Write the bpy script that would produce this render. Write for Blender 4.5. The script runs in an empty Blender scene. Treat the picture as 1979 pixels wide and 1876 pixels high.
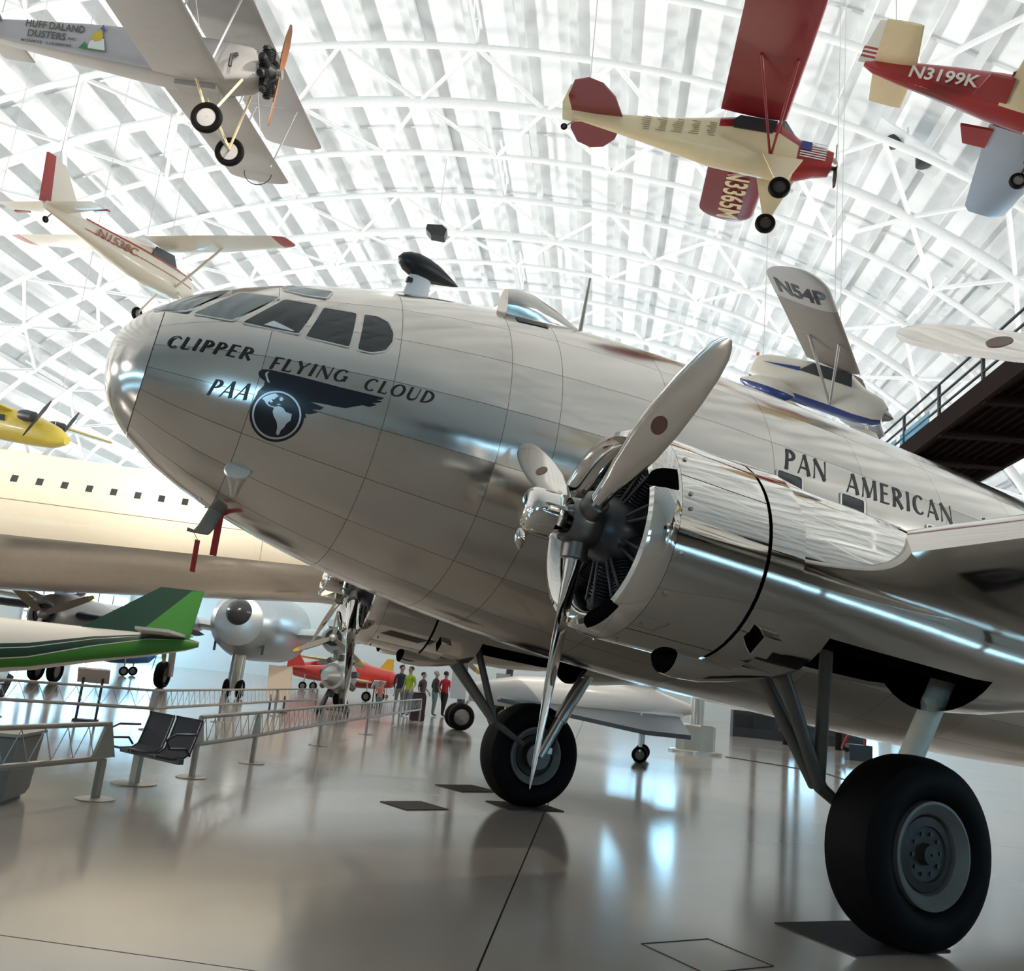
import bpy, bmesh, math, random
import numpy as np
from mathutils import Matrix, Vector

random.seed(7)
SC = bpy.context.scene
COL = SC.collection
V = Vector

# ------------------------------------------------------------------ camera
FPX, PITCH, ROLL, EYE = 1720.0, math.radians(12.5), math.radians(5.7), 1.6
cam_fwd = V((0, math.cos(PITCH), math.sin(PITCH)))
cam_up0 = V((0, -math.sin(PITCH), math.cos(PITCH)))
cam_x = V((1, 0, 0)) * math.cos(ROLL) + cam_up0 * math.sin(ROLL)
cam_y = V((-1, 0, 0)) * math.sin(ROLL) + cam_up0 * math.cos(ROLL)
cd = bpy.data.cameras.new('camera')
cd.sensor_fit = 'HORIZONTAL'; cd.sensor_width = 36.0; cd.lens = FPX * 36.0 / 1979.0
cd.clip_start = 0.05; cd.clip_end = 500
cam = bpy.data.objects.new('camera', cd); COL.objects.link(cam)
cam.matrix_world = Matrix(((cam_x.x, cam_y.x, -cam_fwd.x, 0), (cam_x.y, cam_y.y, -cam_fwd.y, 0),
                           (cam_x.z, cam_y.z, -cam_fwd.z, EYE), (0, 0, 0, 1)))
SC.camera = cam

# ------------------------------------------------------------------ sky and exposure
wd = bpy.data.worlds.new('daylight'); SC.world = wd; wd.use_nodes = True
bg = wd.node_tree.nodes['Background']
bg.inputs[0].default_value = (0.42, 0.75, 1.0, 1); bg.inputs[1].default_value = 13.0
SC.view_settings.view_transform = 'Standard'
try: SC.view_settings.look = 'None'
except Exception: pass
SC.view_settings.gamma = 1.0
SC.view_settings.use_curve_mapping = False
SC.view_settings.exposure = 0.0

# ------------------------------------------------------------------ hall frame: axis, lateral, centre line
HA = math.radians(6.5)
AX = V((math.sin(HA), math.cos(HA), 0)); LX = V((math.cos(HA), -math.sin(HA), 0))
G0 = -10.4
def HP(g, d, z):
    return LX * (g + G0) + AX * d + V((0, 0, z))
HW, SPR, RISE = 37.5, 6.5, 24.2        # half width, springing height, rise
D0, D1 = -46.0, 88.0

UPLIGHT_W = 3100.0
def hall_floodlights():
    k = 0
    for side in (-1, 1):
        for d in (-8, 8, 22, 36, 50, 64, 78):
            ld = bpy.data.lights.new('floodlight_lamp', 'AREA'); ld.shape = 'RECTANGLE'
            ld.size = 5.0; ld.size_y = 1.2; ld.energy = UPLIGHT_W * (1.25 if side < 0 else 0.62) * (0.6 if d < 10 else 1.1); ld.color = (1.0, 0.965, 0.91)
            ld.spread = math.radians(125)
            lo = bpy.data.objects.new('floodlight_lamp', ld); COL.objects.link(lo)
            p = HP(side * 34.6, d, 9.6)
            aim = (LX * (-side * 0.80) + V((0, 0, 0.60))).normalized()
            zz = -aim; xx = AX.copy(); yy = zz.cross(xx)
            lo.matrix_world = Matrix(((xx.x, yy.x, zz.x, p.x), (xx.y, yy.y, zz.y, p.y), (xx.z, yy.z, zz.z, p.z), (0, 0, 0, 1)))
hall_floodlights()
def exhibit_spots():
    # warm exhibit spotlights hung in the roof, aimed at the displayed aircraft
    for (g, d, z, tx, ty, tz, w, ang) in ((9.0, 4.0, 24.5, -12.0, 25.5, 5.0, 21000, 34), (4.0, -4.0, 26.0, -3.0, 26.5, 5.0, 20000, 30), (14.0, 14.0, 24.0, -16.0, 26.0, 5.0, 17000, 30), (2.0, 30.0, 27.0, -2.0, 22.0, 0.0, 9000, 60)):
        ld = bpy.data.lights.new('spotlight_lamp', 'SPOT'); ld.energy = w; ld.color = (1.0, 0.91, 0.76)
        ld.spot_size = math.radians(ang); ld.spot_blend = 0.6; ld.shadow_soft_size = 0.35
        lo = bpy.data.objects.new('spotlight_lamp', ld); COL.objects.link(lo)
        lo.location = HP(g, d, z); lo.rotation_euler = (V((tx, ty, tz)) - lo.location).to_track_quat('-Z', 'Y').to_euler()
exhibit_spots()

# ------------------------------------------------------------------ materials
MATS = {}
def pm(name, col, rough=0.5, metal=0.0, var=0.0, scale=6.0, bump=0.0, bscale=20.0, coat=0.0, rvar=0.0,
       objvar=0.0, objrough=0.0, stretch=None, emit=None, alpha=None, spec=None):
    if name in MATS: return MATS[name]
    m = bpy.data.materials.new(name); m.use_nodes = True
    nt = m.node_tree; N = nt.nodes; L = nt.links; b = N['Principled BSDF']
    c4 = (col[0], col[1], col[2], 1)
    b.inputs['Base Color'].default_value = c4
    b.inputs['Roughness'].default_value = rough; b.inputs['Metallic'].default_value = metal
    if coat: b.inputs['Coat Weight'].default_value = coat; b.inputs['Coat Roughness'].default_value = 0.08
    if spec is not None: b.inputs['Specular IOR Level'].default_value = spec
    tc = N.new('ShaderNodeTexCoord'); mp = N.new('ShaderNodeMapping'); L.new(tc.outputs['Object'], mp.inputs[0])
    if stretch: mp.inputs['Scale'].default_value = stretch
    nz = N.new('ShaderNodeTexNoise'); nz.inputs['Scale'].default_value = scale; nz.inputs['Detail'].default_value = 4
    L.new(mp.outputs[0], nz.inputs['Vector'])
    var = max(var, 0.02)
    mx = N.new('ShaderNodeMixRGB'); mx.blend_type = 'MULTIPLY'; mx.inputs[0].default_value = 1.0
    rr = N.new('ShaderNodeMapRange'); rr.inputs[1].default_value = 0.2; rr.inputs[2].default_value = 0.8
    rr.clamp = False; rr.inputs[3].default_value = 1 - var; rr.inputs[4].default_value = 1 + var * 0.4
    L.new(nz.outputs['Fac'], rr.inputs[0]); mx.inputs[1].default_value = c4; L.new(rr.outputs[0], mx.inputs[2])
    out = mx.outputs[0]
    if objvar or objrough:
        oi = N.new('ShaderNodeObjectInfo')
    if objvar:
        r2 = N.new('ShaderNodeMapRange'); r2.inputs[3].default_value = 1 - objvar; r2.inputs[4].default_value = 1.0
        L.new(oi.outputs['Random'], r2.inputs[0])
        m2 = N.new('ShaderNodeMixRGB'); m2.blend_type = 'MULTIPLY'; m2.inputs[0].default_value = 1
        L.new(out, m2.inputs[1]); L.new(r2.outputs[0], m2.inputs[2]); out = m2.outputs[0]
    L.new(out, b.inputs['Base Color'])
    if rvar or objrough:
        r3 = N.new('ShaderNodeMapRange'); r3.inputs[1].default_value = 0.2; r3.inputs[2].default_value = 0.8
        r3.clamp = False; r3.inputs[3].default_value = max(rough - rvar, 0.02); r3.inputs[4].default_value = rough + rvar
        L.new(nz.outputs['Fac'], r3.inputs[0]); ro = r3.outputs[0]
        if objrough:
            mm = N.new('ShaderNodeMath'); mm.operation = 'MULTIPLY_ADD'; mm.inputs[1].default_value = objrough
            L.new(oi.outputs['Random'], mm.inputs[0]); L.new(ro, mm.inputs[2]); ro = mm.outputs[0]
        L.new(ro, b.inputs['Roughness'])
    if bump:
        n2 = N.new('ShaderNodeTexNoise'); n2.inputs['Scale'].default_value = bscale; n2.inputs['Detail'].default_value = 2
        L.new(mp.outputs[0], n2.inputs['Vector'])
        bp = N.new('ShaderNodeBump'); bp.inputs['Strength'].default_value = 1.0; bp.inputs['Distance'].default_value = bump
        L.new(n2.outputs['Fac'], bp.inputs['Height']); L.new(bp.outputs[0], b.inputs['Normal'])
    if emit:
        b.inputs['Emission Color'].default_value = (emit[0], emit[1], emit[2], 1); b.inputs['Emission Strength'].default_value = emit[3]
    if alpha is not None: b.inputs['Alpha'].default_value = alpha
    MATS[name] = m
    return m

M_SKIN = pm('polished_aluminium_skin', (0.71, 0.672, 0.625), 0.12, 1.0, var=0.07, scale=1.6, bump=0.006, bscale=1.7, rvar=0.03, objvar=0.07, objrough=0.06)
M_CHROME = pm('mirror_aluminium', (0.78, 0.75, 0.71), 0.05, 1.0, var=0.04, scale=3, bump=0.0004, bscale=2, rvar=0.01)
M_BLADE = pm('propeller_blade_metal', (0.78, 0.735, 0.69), 0.10, 1.0, var=0.04, scale=5)
M_WINGM = pm('wing_aluminium', (0.62, 0.59, 0.555), 0.14, 1.0, var=0.08, scale=2, bump=0.006, bscale=1.5, rvar=0.05)
M_INNER = pm('dark_joint_shell', (0.16, 0.15, 0.14), 0.8)
M_VOID = pm('void_shade_black', (0.004, 0.004, 0.004), 0.95, spec=0.0)  # near-black colour stands in for the shade inside openings
M_BLACK = pm('black_paint', (0.012, 0.012, 0.014), 0.35)
M_LOGO = pm('navy_black_decal', (0.004, 0.008, 0.018), 0.22, coat=0.15)
M_WHITED = pm('white_decal', (0.75, 0.76, 0.76), 0.35)
M_SILV = pm('silver_decal', (0.62, 0.62, 0.62), 0.3, 0.7)
M_GLASS = pm('dark_cockpit_glass', (0.035, 0.04, 0.042), 0.06, spec=0.7)
M_GLASSL = pm('grey_windscreen_glass', (0.20, 0.22, 0.22), 0.08, spec=0.8)
M_FRAME = pm('window_frame_metal', (0.66, 0.65, 0.61), 0.38, 0.75, var=0.05)
M_TYRE = pm('tyre_rubber', (0.007, 0.006, 0.006), 0.6, var=0.25, scale=9, spec=0.08)
M_RIM = pm('grey_wheel_paint', (0.19, 0.18, 0.165), 0.5, 0.2, var=0.15, scale=12)
M_RIMD = pm('dark_wheel_hub', (0.05, 0.043, 0.037), 0.55, 0.4, var=0.3, scale=18)
M_STEEL = pm('gear_strut_steel', (0.40, 0.38, 0.34), 0.3, 0.85, var=0.1)
M_STRUTP = pm('grey_strut_paint', (0.12, 0.11, 0.095), 0.45, 0.3, var=0.1)
M_CREAMS = pm('cream_oleo_paint', (0.80, 0.73, 0.60), 0.4, var=0.1)
M_ENG = pm('engine_black', (0.02, 0.02, 0.022), 0.5, 0.4, var=0.3, scale=15)
M_ENGG = pm('engine_grey', (0.05, 0.052, 0.058), 0.45, 0.5, var=0.2, scale=15)
M_HUB = pm('hub_steel', (0.20, 0.195, 0.185), 0.32, 0.85, var=0.1)
M_RED = pm('red_paint', (0.33, 0.022, 0.022), 0.32, coat=0.4, var=0.08)
M_DRED = pm('maroon_paint', (0.20, 0.014, 0.020), 0.30, coat=0.5, var=0.08)
M_CREAM = pm('cream_paint', (0.74, 0.62, 0.38), 0.35, coat=0.4, var=0.05)
M_WHITEP = pm('white_aircraft_paint', (0.70, 0.66, 0.57), 0.35, coat=0.3, var=0.04)
M_BLUEP = pm('blue_aircraft_paint', (0.02, 0.045, 0.22), 0.3, coat=0.5)
M_GREYF = pm('grey_doped_fabric', (0.33, 0.315, 0.30), 0.7, var=0.06)
M_GREYF2 = pm('pale_grey_doped_fabric', (0.45, 0.44, 0.45), 0.65, var=0.05)
M_WOOD = pm('varnished_wood', (0.28, 0.10, 0.03), 0.3, coat=0.5, var=0.3, scale=4, stretch=(1, 1, 9))
M_YELLOW = pm('yellow_aircraft_paint', (0.55, 0.43, 0.06), 0.4, coat=0.3, var=0.06)
M_TRUSS = pm('white_truss_paint', (0.78, 0.81, 0.825), 0.45, var=0.04)
M_ROOF = pm('white_roof_deck', (0.78, 0.81, 0.825), 0.6, var=0.05, scale=1.2, bump=0.02, bscale=3, stretch=(1, 1, 1))
M_PURLIN = pm('pale_grey_purlin', (0.66, 0.69, 0.70), 0.5, var=0.05)
M_WALL = pm('pale_wall_panel', (0.60, 0.63, 0.62), 0.6, var=0.04)
M_FLOOR = pm('polished_concrete', (0.365, 0.322, 0.282), 0.135, var=0.14, scale=0.5, rvar=0.02, objvar=0.05, spec=0.55)
M_JOINT = pm('floor_joint', (0.07, 0.065, 0.06), 0.8)
M_PLATE = pm('dark_floor_plate', (0.045, 0.038, 0.037), 0.7, 0.0, var=0.2, scale=10, spec=0.2)
M_DARK = pm('dark_grey_metal', (0.05, 0.05, 0.055), 0.45, 0.5)
M_RAIL = pm('grey_rail_metal', (0.30, 0.265, 0.225), 0.45, 0.4, var=0.06)
M_RAILL = pm('light_rail_metal', (0.55, 0.55, 0.55), 0.35, 0.7, var=0.06)
M_BROWN = pm('dark_brown_walkway', (0.018, 0.010, 0.009), 0.85, var=0.2, spec=0.1)
M_CAB = pm('cable_steel', (0.65, 0.66, 0.66), 0.4, 0.6)

# ------------------------------------------------------------------ mesh helpers
class MB:
    def __init__(s): s.v = []; s.f = []; s.m = []
    def add(s, v, f, m=0):
        o = len(s.v); s.v += [tuple(p) for p in v]
        for k, q in enumerate(f):
            s.f.append(tuple(i + o for i in q)); s.m.append(m[k] if isinstance(m, (list, tuple)) else m)
        return s
    def box(s, c, sz, m=0, rot=None):
        hx, hy, hz = sz[0] / 2, sz[1] / 2, sz[2] / 2
        P = [V((x, y, z)) for x in (-hx, hx) for y in (-hy, hy) for z in (-hz, hz)]
        if rot is not None: P = [rot @ p for p in P]
        c = V(c); P = [p + c for p in P]
        return s.add(P, [(0, 1, 3, 2), (4, 6, 7, 5), (0, 4, 5, 1), (2, 3, 7, 6), (0, 2, 6, 4), (1, 5, 7, 3)], m)
    def loft(s, rings, caps=True, m=0, closed=True, mf=None, skip=None):
        n = len(rings[0]); v = [p for r in rings for p in r]; f = []; mm = []
        for i in range(len(rings) - 1):
            for j in range(n if closed else n - 1):
                if skip and skip(i, j): continue
                k = (j + 1) % n
                f.append((i * n + j, i * n + k, (i + 1) * n + k, (i + 1) * n + j)); mm.append(mf(i, j) if mf else m)
        if caps and closed:
            f.append(tuple(range(n))[::-1]); mm.append(mf(0, 0) if mf else m)
            f.append(tuple((len(rings) - 1) * n + j for j in range(n))); mm.append(mf(len(rings) - 2, 0) if mf else m)
        return s.add(v, f, mm)
    def tube(s, pts, rad, n=8, m=0, caps=True):
        pts = [V(p) for p in pts]
        if not isinstance(rad, (list, tuple)): rad = [rad] * len(pts)
        rings = []; prev = None
        for i, p in enumerate(pts):
            t = (pts[min(i + 1, len(pts) - 1)] - pts[max(i - 1, 0)]).normalized()
            if prev is None:
                a = V((0, 0, 1)) if abs(t.z) < 0.9 else V((1, 0, 0)); x = t.cross(a).normalized()
            else:
                x = (prev - t * prev.dot(t)).normalized()
            prev = x; y = t.cross(x)
            rings.append([p + (x * math.cos(2 * math.pi * k / n) + y * math.sin(2 * math.pi * k / n)) * rad[i] for k in range(n)])
        return s.loft(rings, caps, m)
    def lathe(s, prof, n=24, org=(0, 0, 0), axis=(1, 0, 0), up=(0, 0, 1), m=0, caps=True, mf=None):
        ax = V(axis).normalized(); u = V(up) if abs(V(up).normalized().dot(ax)) < 0.95 else V((1, 0, 0)); u = (u - ax * u.dot(ax)).normalized(); w = ax.cross(u); o = V(org)
        rings = [[o + ax * x + (u * math.cos(2 * math.pi * k / n) + w * math.sin(2 * math.pi * k / n)) * r for k in range(n)] for x, r in prof]
        return s.loft(rings, caps, m, mf=mf)
    def prism(s, poly, o, ex, ey, th, m=0):
        o = V(o); ex = V(ex); ey = V(ey); nn = ex.cross(ey).normalized() * (th / 2)
        n = len(poly); A = [o + ex * x + ey * y + nn for x, y in poly]; B = [o + ex * x + ey * y - nn for x, y in poly]
        f = [tuple(range(n)), tuple(range(n, 2 * n))[::-1]] + [(i, i + n, (i + 1) % n + n, (i + 1) % n) for i in range(n)]
        return s.add(A + B, f, m)
    def build(s, name, mats, parent=None, smooth=0.6, label=None, mw=None):
        me = bpy.data.meshes.new(name); me.from_pydata(s.v, [], s.f)
        if not isinstance(mats, (list, tuple)): mats = [mats]
        for k in mats: me.materials.append(k)
        if len(mats) > 1: me.polygons.foreach_set('material_index', s.m)
        bm = bmesh.new(); bm.from_mesh(me); bmesh.ops.recalc_face_normals(bm, faces=bm.faces); bm.to_mesh(me); bm.free()
        if smooth:
            me.shade_smooth(); me.set_sharp_from_angle(angle=smooth)
        me.update()
        o = bpy.data.objects.new(name, me); COL.objects.link(o)
        if parent is not None: o.parent = parent
        if mw is not None: o.matrix_world = mw
        if label: o['label'] = label
        return o

def tag(o, label, cat, group=None):
    o['label'] = label; o['category'] = cat
    if group: o['group'] = group
    return o
def struct(o, label=None):
    o['kind'] = 'structure'
    if label: o['label'] = label
    return o
def thing(name, label, cat, loc=(0, 0, 0), rotz=0.0, group=None, mat=None):
    o = bpy.data.objects.new(name, None); COL.objects.link(o); o.empty_display_size = 0.2
    if mat is not None: o.matrix_world = mat
    else: o.location = loc; o.rotation_euler = (0, 0, rotz)
    return tag(o, label, cat, group)
def inst(name, me, parent, mat):
    o = bpy.data.objects.new(name, me); COL.objects.link(o); o.parent = parent; o.matrix_local = mat
    return o
_cyl = MB().lathe([(0, 1), (1, 1)], 8).build('strut_unit', M_TRUSS)
CYL = _cyl.data; bpy.data.objects.remove(_cyl)
def strut_mat(a, b, r):
    a = V(a); b = V(b); x = b - a; L = x.length; x = x / L
    t = V((0, 0, 1)) if abs(x.z) < 0.9 else V((0, 1, 0)); y = t.cross(x).normalized(); z = x.cross(y)
    return Matrix(((x.x * L, y.x * r, z.x * r, a.x), (x.y * L, y.y * r, z.y * r, a.y), (x.z * L, y.z * r, z.z * r, a.z), (0, 0, 0, 1)))
def ellipse_ring(x, yc, zc, hw, hh, n=24, p=2.0):
    R = []
    for k in range(n):
        t = 2 * math.pi * k / n; c, s_ = math.cos(t), math.sin(t)
        R.append(V((x, yc + hw * math.copysign(abs(c) ** (2 / p), c), zc + hh * math.copysign(abs(s_) ** (2 / p), s_))))
    return R
def font_mesh(s, size=1.0, bold=0.022):
    cu = bpy.data.curves.new('lettering', 'FONT'); cu.body = s; cu.size = size; cu.resolution_u = 3; cu.offset = bold
    ob = bpy.data.objects.new('lettering', cu)
    me = bpy.data.meshes.new_from_object(ob)
    v = [(p.co.x, p.co.y) for p in me.vertices]; f = [tuple(p.vertices) for p in me.polygons]
    bpy.data.objects.remove(ob); bpy.data.curves.remove(cu); bpy.data.meshes.remove(me)
    return v, f
def letter_plate(name, s, mat, parent, o, ex, ey, w, h, shear=0.0):
    """flat painted lettering: fills a w x h rectangle from corner o along unit ex / ey"""
    v, f = font_mesh(s)
    x0 = min(p[0] for p in v); x1 = max(p[0] for p in v); y0 = min(p[1] for p in v); y1 = max(p[1] for p in v)
    o = V(o); ex = V(ex); ey = V(ey)
    P = []
    for x, y in v:
        a = (x - x0) / (x1 - x0) * w; b = (y - y0) / (y1 - y0) * h
        P.append(o + ex * (a + shear * b) + ey * b)
    return MB().add(P, f).build(name, mat, parent, smooth=0)
def airfoil(le, chord, th, n=14, down=V((0, 0, 1)), aft=V((-1, 0, 0))):
    xs = [0.5 * (1 - math.cos(math.pi * k / n)) for k in range(n + 1)]
    def t(x): return 5 * th * (0.2969 * math.sqrt(x) - 0.126 * x - 0.3516 * x * x + 0.2843 * x ** 3 - 0.1036 * x ** 4)
    up = [V(le) + aft * (chord * x) + down * (chord * t(x) * 1.15) for x in xs[::-1]]
    lo = [V(le) + aft * (chord * x) - down * (chord * t(x) * 0.85) for x in xs[1:-1]]
    return up + lo
def wing_mb(secs, mb=None, m=0, up=V((0, 0, 1)), aft=V((-1, 0, 0))):
    mb = mb or MB()
    return mb.loft([airfoil(le, ch, th, down=up, aft=aft) for le, ch, th in secs], True, m)

# ------------------------------------------------------------------ the hall
def arch(g_ang, off=0.0):
    return (HW - off) * math.cos(g_ang), SPR + (RISE - off) * math.sin(g_ang)
def build_hall():
    n = 64
    rings = []
    for d in (D0, D1):
        r = []
        for k in range(n + 1):
            g, z = arch(math.pi * k / n); r.append(HP(g, d, z))
        rings.append(r)
    mb = MB(); mb.loft(rings, caps=False, closed=False)
    ceil = struct(mb.build('ceiling', M_ROOF, smooth=0.5), 'white arched roof deck')
    # purlins run the length of the hall under the deck
    for k in range(1, 48):
        t = math.pi * k / 48.0
        if math.sin(t) < 0.08: continue
        g, z = arch(t, 0.35); c, s_ = math.cos(t), math.sin(t)
        g2, z2 = arch(t, 0.02)
        p = MB(); hw = 0.16
        tg = V((-s_, 0, c * RISE / HW)).normalized()
        a0 = [HP(g + tg.x * e * hw, 0, z + tg.z * e * hw) for e in (-1, 1)] + [HP(g2 + tg.x * e * hw, 0, z2 + tg.z * e * hw) for e in (1, -1)]
        p.loft([[q + AX * D0 for q in a0], [q + AX * D1 for q in a0]])
        p.build('purlin', M_PURLIN, ceil, smooth=0)
    # transverse roof seams
    for i in range(17):
        d = -6 + i * 6.2 - 1.4
        p = MB(); r1 = []; r2 = []
        for k in range(n + 1):
            g, z = arch(math.pi * k / n, 0.10); r1.append(HP(g, d - 0.06, z)); r2.append(HP(g, d + 0.06, z))
        p.loft([r1, r2], caps=False, closed=False); p.build('roof_seam', M_PURLIN, ceil, smooth=0.5)
    # walls
    sidewin = {-HW: [(70.5, 78.0, 0.9, 6.3), (79.0, 86.8, 0.9, 6.3), (-36, 0, 3.0, 4.3)],
               HW: [(-38, 14, 3.0, 4.3)]}
    for nm, g in (('wall_left', -HW), ('wall_right', HW)):
        p = MB(); ws = sidewin[g]
        xs = sorted(set([D0, D1] + [x for w in ws for x in w[:2]]))
        for a, b in zip(xs[:-1], xs[1:]):
            mid = (a + b) / 2; zs = 0.0
            for w in ws:
                if w[0] <= mid <= w[1]:
                    p.add([HP(g, a, 0), HP(g, b, 0), HP(g, b, w[2]), HP(g, a, w[2])], [(0, 1, 2, 3)]); zs = w[3]
            p.add([HP(g, a, zs), HP(g, b, zs), HP(g, b, SPR), HP(g, a, SPR)], [(0, 1, 2, 3)])
        struct(p.build(nm, M_WALL, smooth=0))
    def end_wall(nm, d, openings):
        # vertical strips so the openings are real holes
        xs = sorted(set([-HW + 0.001, HW - 0.001] + [x for w in openings for x in w[:2]] + [HW * math.cos(math.pi * k / 40) for k in range(1, 40)]))
        p = MB()
        def top(g): return SPR + RISE * math.sqrt(max(0, 1 - (g / HW) ** 2))
        for a, b in zip(xs[:-1], xs[1:]):
            mid = (a + b) / 2; ops = sorted([(w[2], w[3]) for w in openings if w[0] <= mid <= w[1]])
            zs = 0.0
            for z0, z1 in ops:
                if z0 > zs: p.add([HP(a, d, zs), HP(b, d, zs), HP(b, d, z0), HP(a, d, z0)], [(0, 1, 2, 3)])
                zs = z1
            p.add([HP(a, d, zs), HP(b, d, zs), HP(b, d, top(b)), HP(a, d, top(a))], [(0, 1, 2, 3)])
        return struct(p.build(nm, M_WALL, smooth=0))
    win = [(12.0, 18.5, 8.0, 12.5), (-37.0, -33.2, 0.9, 6.3), (28.2, 31.0, 0.5, 4.4), (33.2, 36.5, 1.0, 6.0)]
    end_wall('wall_far', D1 - 0.3, win)
    winb = [(-10, 10, 1.2, 4.2)]
    end_wall('wall_near', D0 + 0.3, winb)
    glass = bpy.data.materials.new('window_glass'); glass.use_nodes = True
    nt = glass.node_tree; nt.nodes.clear()
    tr = nt.nodes.new('ShaderNodeBsdfTransparent'); tr.inputs[0].default_value = (0.86, 0.95, 0.98, 1)
    gl = nt.nodes.new('ShaderNodeBsdfGlossy'); gl.inputs['Roughness'].default_value = 0.05
    mx = nt.nodes.new('ShaderNodeMixShader'); mx.inputs[0].default_value = 0.08
    ou = nt.nodes.new('ShaderNodeOutputMaterial')
    nt.links.new(tr.outputs[0], mx.inputs[1]); nt.links.new(gl.outputs[0], mx.inputs[2]); nt.links.new(mx.outputs[0], ou.inputs[0])
    k = 0
    allw = [((lambda x, z, e, d=D1 - 0.3: HP(x, d + e, z)), w) for w in win] + [((lambda x, z, e, d=D0 + 0.3: HP(x, d + e, z)), w) for w in winb]
    for g in (-HW, HW):
        allw += [((lambda x, z, e, g=g: HP(g + e, x, z)), w) for w in sidewin[g]]
    for FN, (a, b, z0, z1) in allw:
        k += 1
        w = MB()
        for (x0, x1, y0, y1) in ((a, b, z0 - 0.12, z0 + 0.05), (a, b, z1 - 0.05, z1 + 0.12), (a - 0.1, a + 0.08, z0, z1), (b - 0.08, b + 0.1, z0, z1)):
            P = [FN(x, z, e) for x in (x0, x1) for e in (-0.15, 0.15) for z in (y0, y1)]
            w.add(P, [(0, 1, 3, 2), (4, 6, 7, 5), (0, 4, 5, 1), (2, 3, 7, 6), (0, 2, 6, 4), (1, 5, 7, 3)])
        wo = struct(w.build('window_%d' % k, M_WALL, smooth=0))
        nx = max(1, round((b - a) / 2.4)); ny = max(1, round((z1 - z0) / 2.2))
        for i in range(nx):
            for j in range(ny):
                x0 = a + (b - a) * i / nx + 0.06; x1 = a + (b - a) * (i + 1) / nx - 0.06
                y0 = z0 + (z1 - z0) * j / ny + 0.06; y1 = z0 + (z1 - z0) * (j + 1) / ny - 0.06
                MB().add([FN(x0, y0, 0), FN(x1, y0, 0), FN(x1, y1, 0), FN(x0, y1, 0)], [(0, 1, 2, 3)]).build('pane', glass, wo, smooth=0)
        for i in range(1, nx):
            x = a + (b - a) * i / nx
            MB().tube([FN(x, z0, 0), FN(x, z1, 0)], 0.07, 4).build('mullion', M_DARK, wo, smooth=0)
        for j in range(1, ny):
            y = z0 + (z1 - z0) * j / ny
            MB().tube([FN(a, y, 0), FN(b, y, 0)], 0.07, 4).build('mullion', M_DARK, wo, smooth=0)
    # floor: base plus slabs with open joints
    base = MB().add([HP(-HW, D0, -0.03), HP(HW, D0, -0.03), HP(HW, D1, -0.03), HP(-HW, D1, -0.03)], [(0, 1, 2, 3)])
    fl = struct(base.build('floor', M_JOINT, smooth=0), 'polished concrete hangar floor')
    S = 9.4; gap = 0.007
    s0 = G0; j0 = -0.55 + 10.4           # a joint passes just right of the camera
    gs = [j0 + S * k for k in range(-5, 4)]; gs = [-HW] + [g for g in gs if -HW < g < HW] + [HW]
    ds = [D0] + [D0 + 4.0 + S * k for k in range(0, 14)] + [D1]
    for ga, gb in zip(gs[:-1], gs[1:]):
        for da, db in zip(ds[:-1], ds[1:]):
            a, b, c_, e = ga + gap, gb - gap, da + gap, db - gap
            P = [HP(a, c_, 0), HP(b, c_, 0), HP(b, e, 0), HP(a, e, 0)]
            Q = [p + V((0, 0, -0.028)) for p in P]
            MB().add(P + Q, [(0, 1, 2, 3), (0, 4, 5, 1), (1, 5, 6, 2), (2, 6, 7, 3), (3, 7, 4, 0)]).build('floor_slab', M_FLOOR, fl, smooth=0)
    # roof trusses
    nb = 18
    for k in range(-4, 4):
        db = 36.6 + 12.4 * k
        root = bpy.data.objects.new('trim_%d' % (k + 5), None); COL.objects.link(root); struct(root, 'white tubular steel roof truss')
        for nm, d, off, r in (('bottom_chord', db, 2.6, 0.24), ('top_chord', db - 3.0, 1.9, 0.15), ('top_chord', db + 5.2, 1.9, 0.15)):
            pts = [HP(*((lambda q: (q[0], d, q[1]))(arch(math.pi * i / 60, off)))) for i in range(0, 61)]
            MB().tube(pts, r, 10).build(nm, M_TRUSS, root, smooth=0.9)
        for i in range(nb + 1):
            t = math.pi * i / nb; g, z = arch(t, 2.6); b = HP(g, db, z)
            for sd, dd in (('a', -3.0), ('b', 5.2)):
                for e in (-0.5, 0.5):
                    tt = math.pi * (i + e) / nb
                    if tt < 0.02 or tt > math.pi - 0.02: continue
                    g2, z2 = arch(tt, 1.9)
                    inst('diagonal', CYL, root, strut_mat(b, HP(g2, db + dd, z2), 0.105))
        # lattice ties between this truss and the next
        for i in range(2, nb - 1, 2):
            t = math.pi * (i + 0.5) / nb; g, z = arch(t, 1.7); g2, z2 = arch(t, 0.9)
            for (ga, za) in ((g, z), (g2, z2)):
                inst('tie', CYL, root, strut_mat(HP(ga, db + 5.2, za), HP(ga, db + 9.4, za), 0.06))
            for e in range(6):
                d1 = db + 5.2 + 0.7 * e
                A = (g, z) if e % 2 == 0 else (g2, z2); B = (g2, z2) if e % 2 == 0 else (g, z)
                inst('lattice', CYL, root, strut_mat(HP(A[0], d1, A[1]), HP(B[0], d1 + 0.7, B[1]), 0.03))
build_hall()
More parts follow.
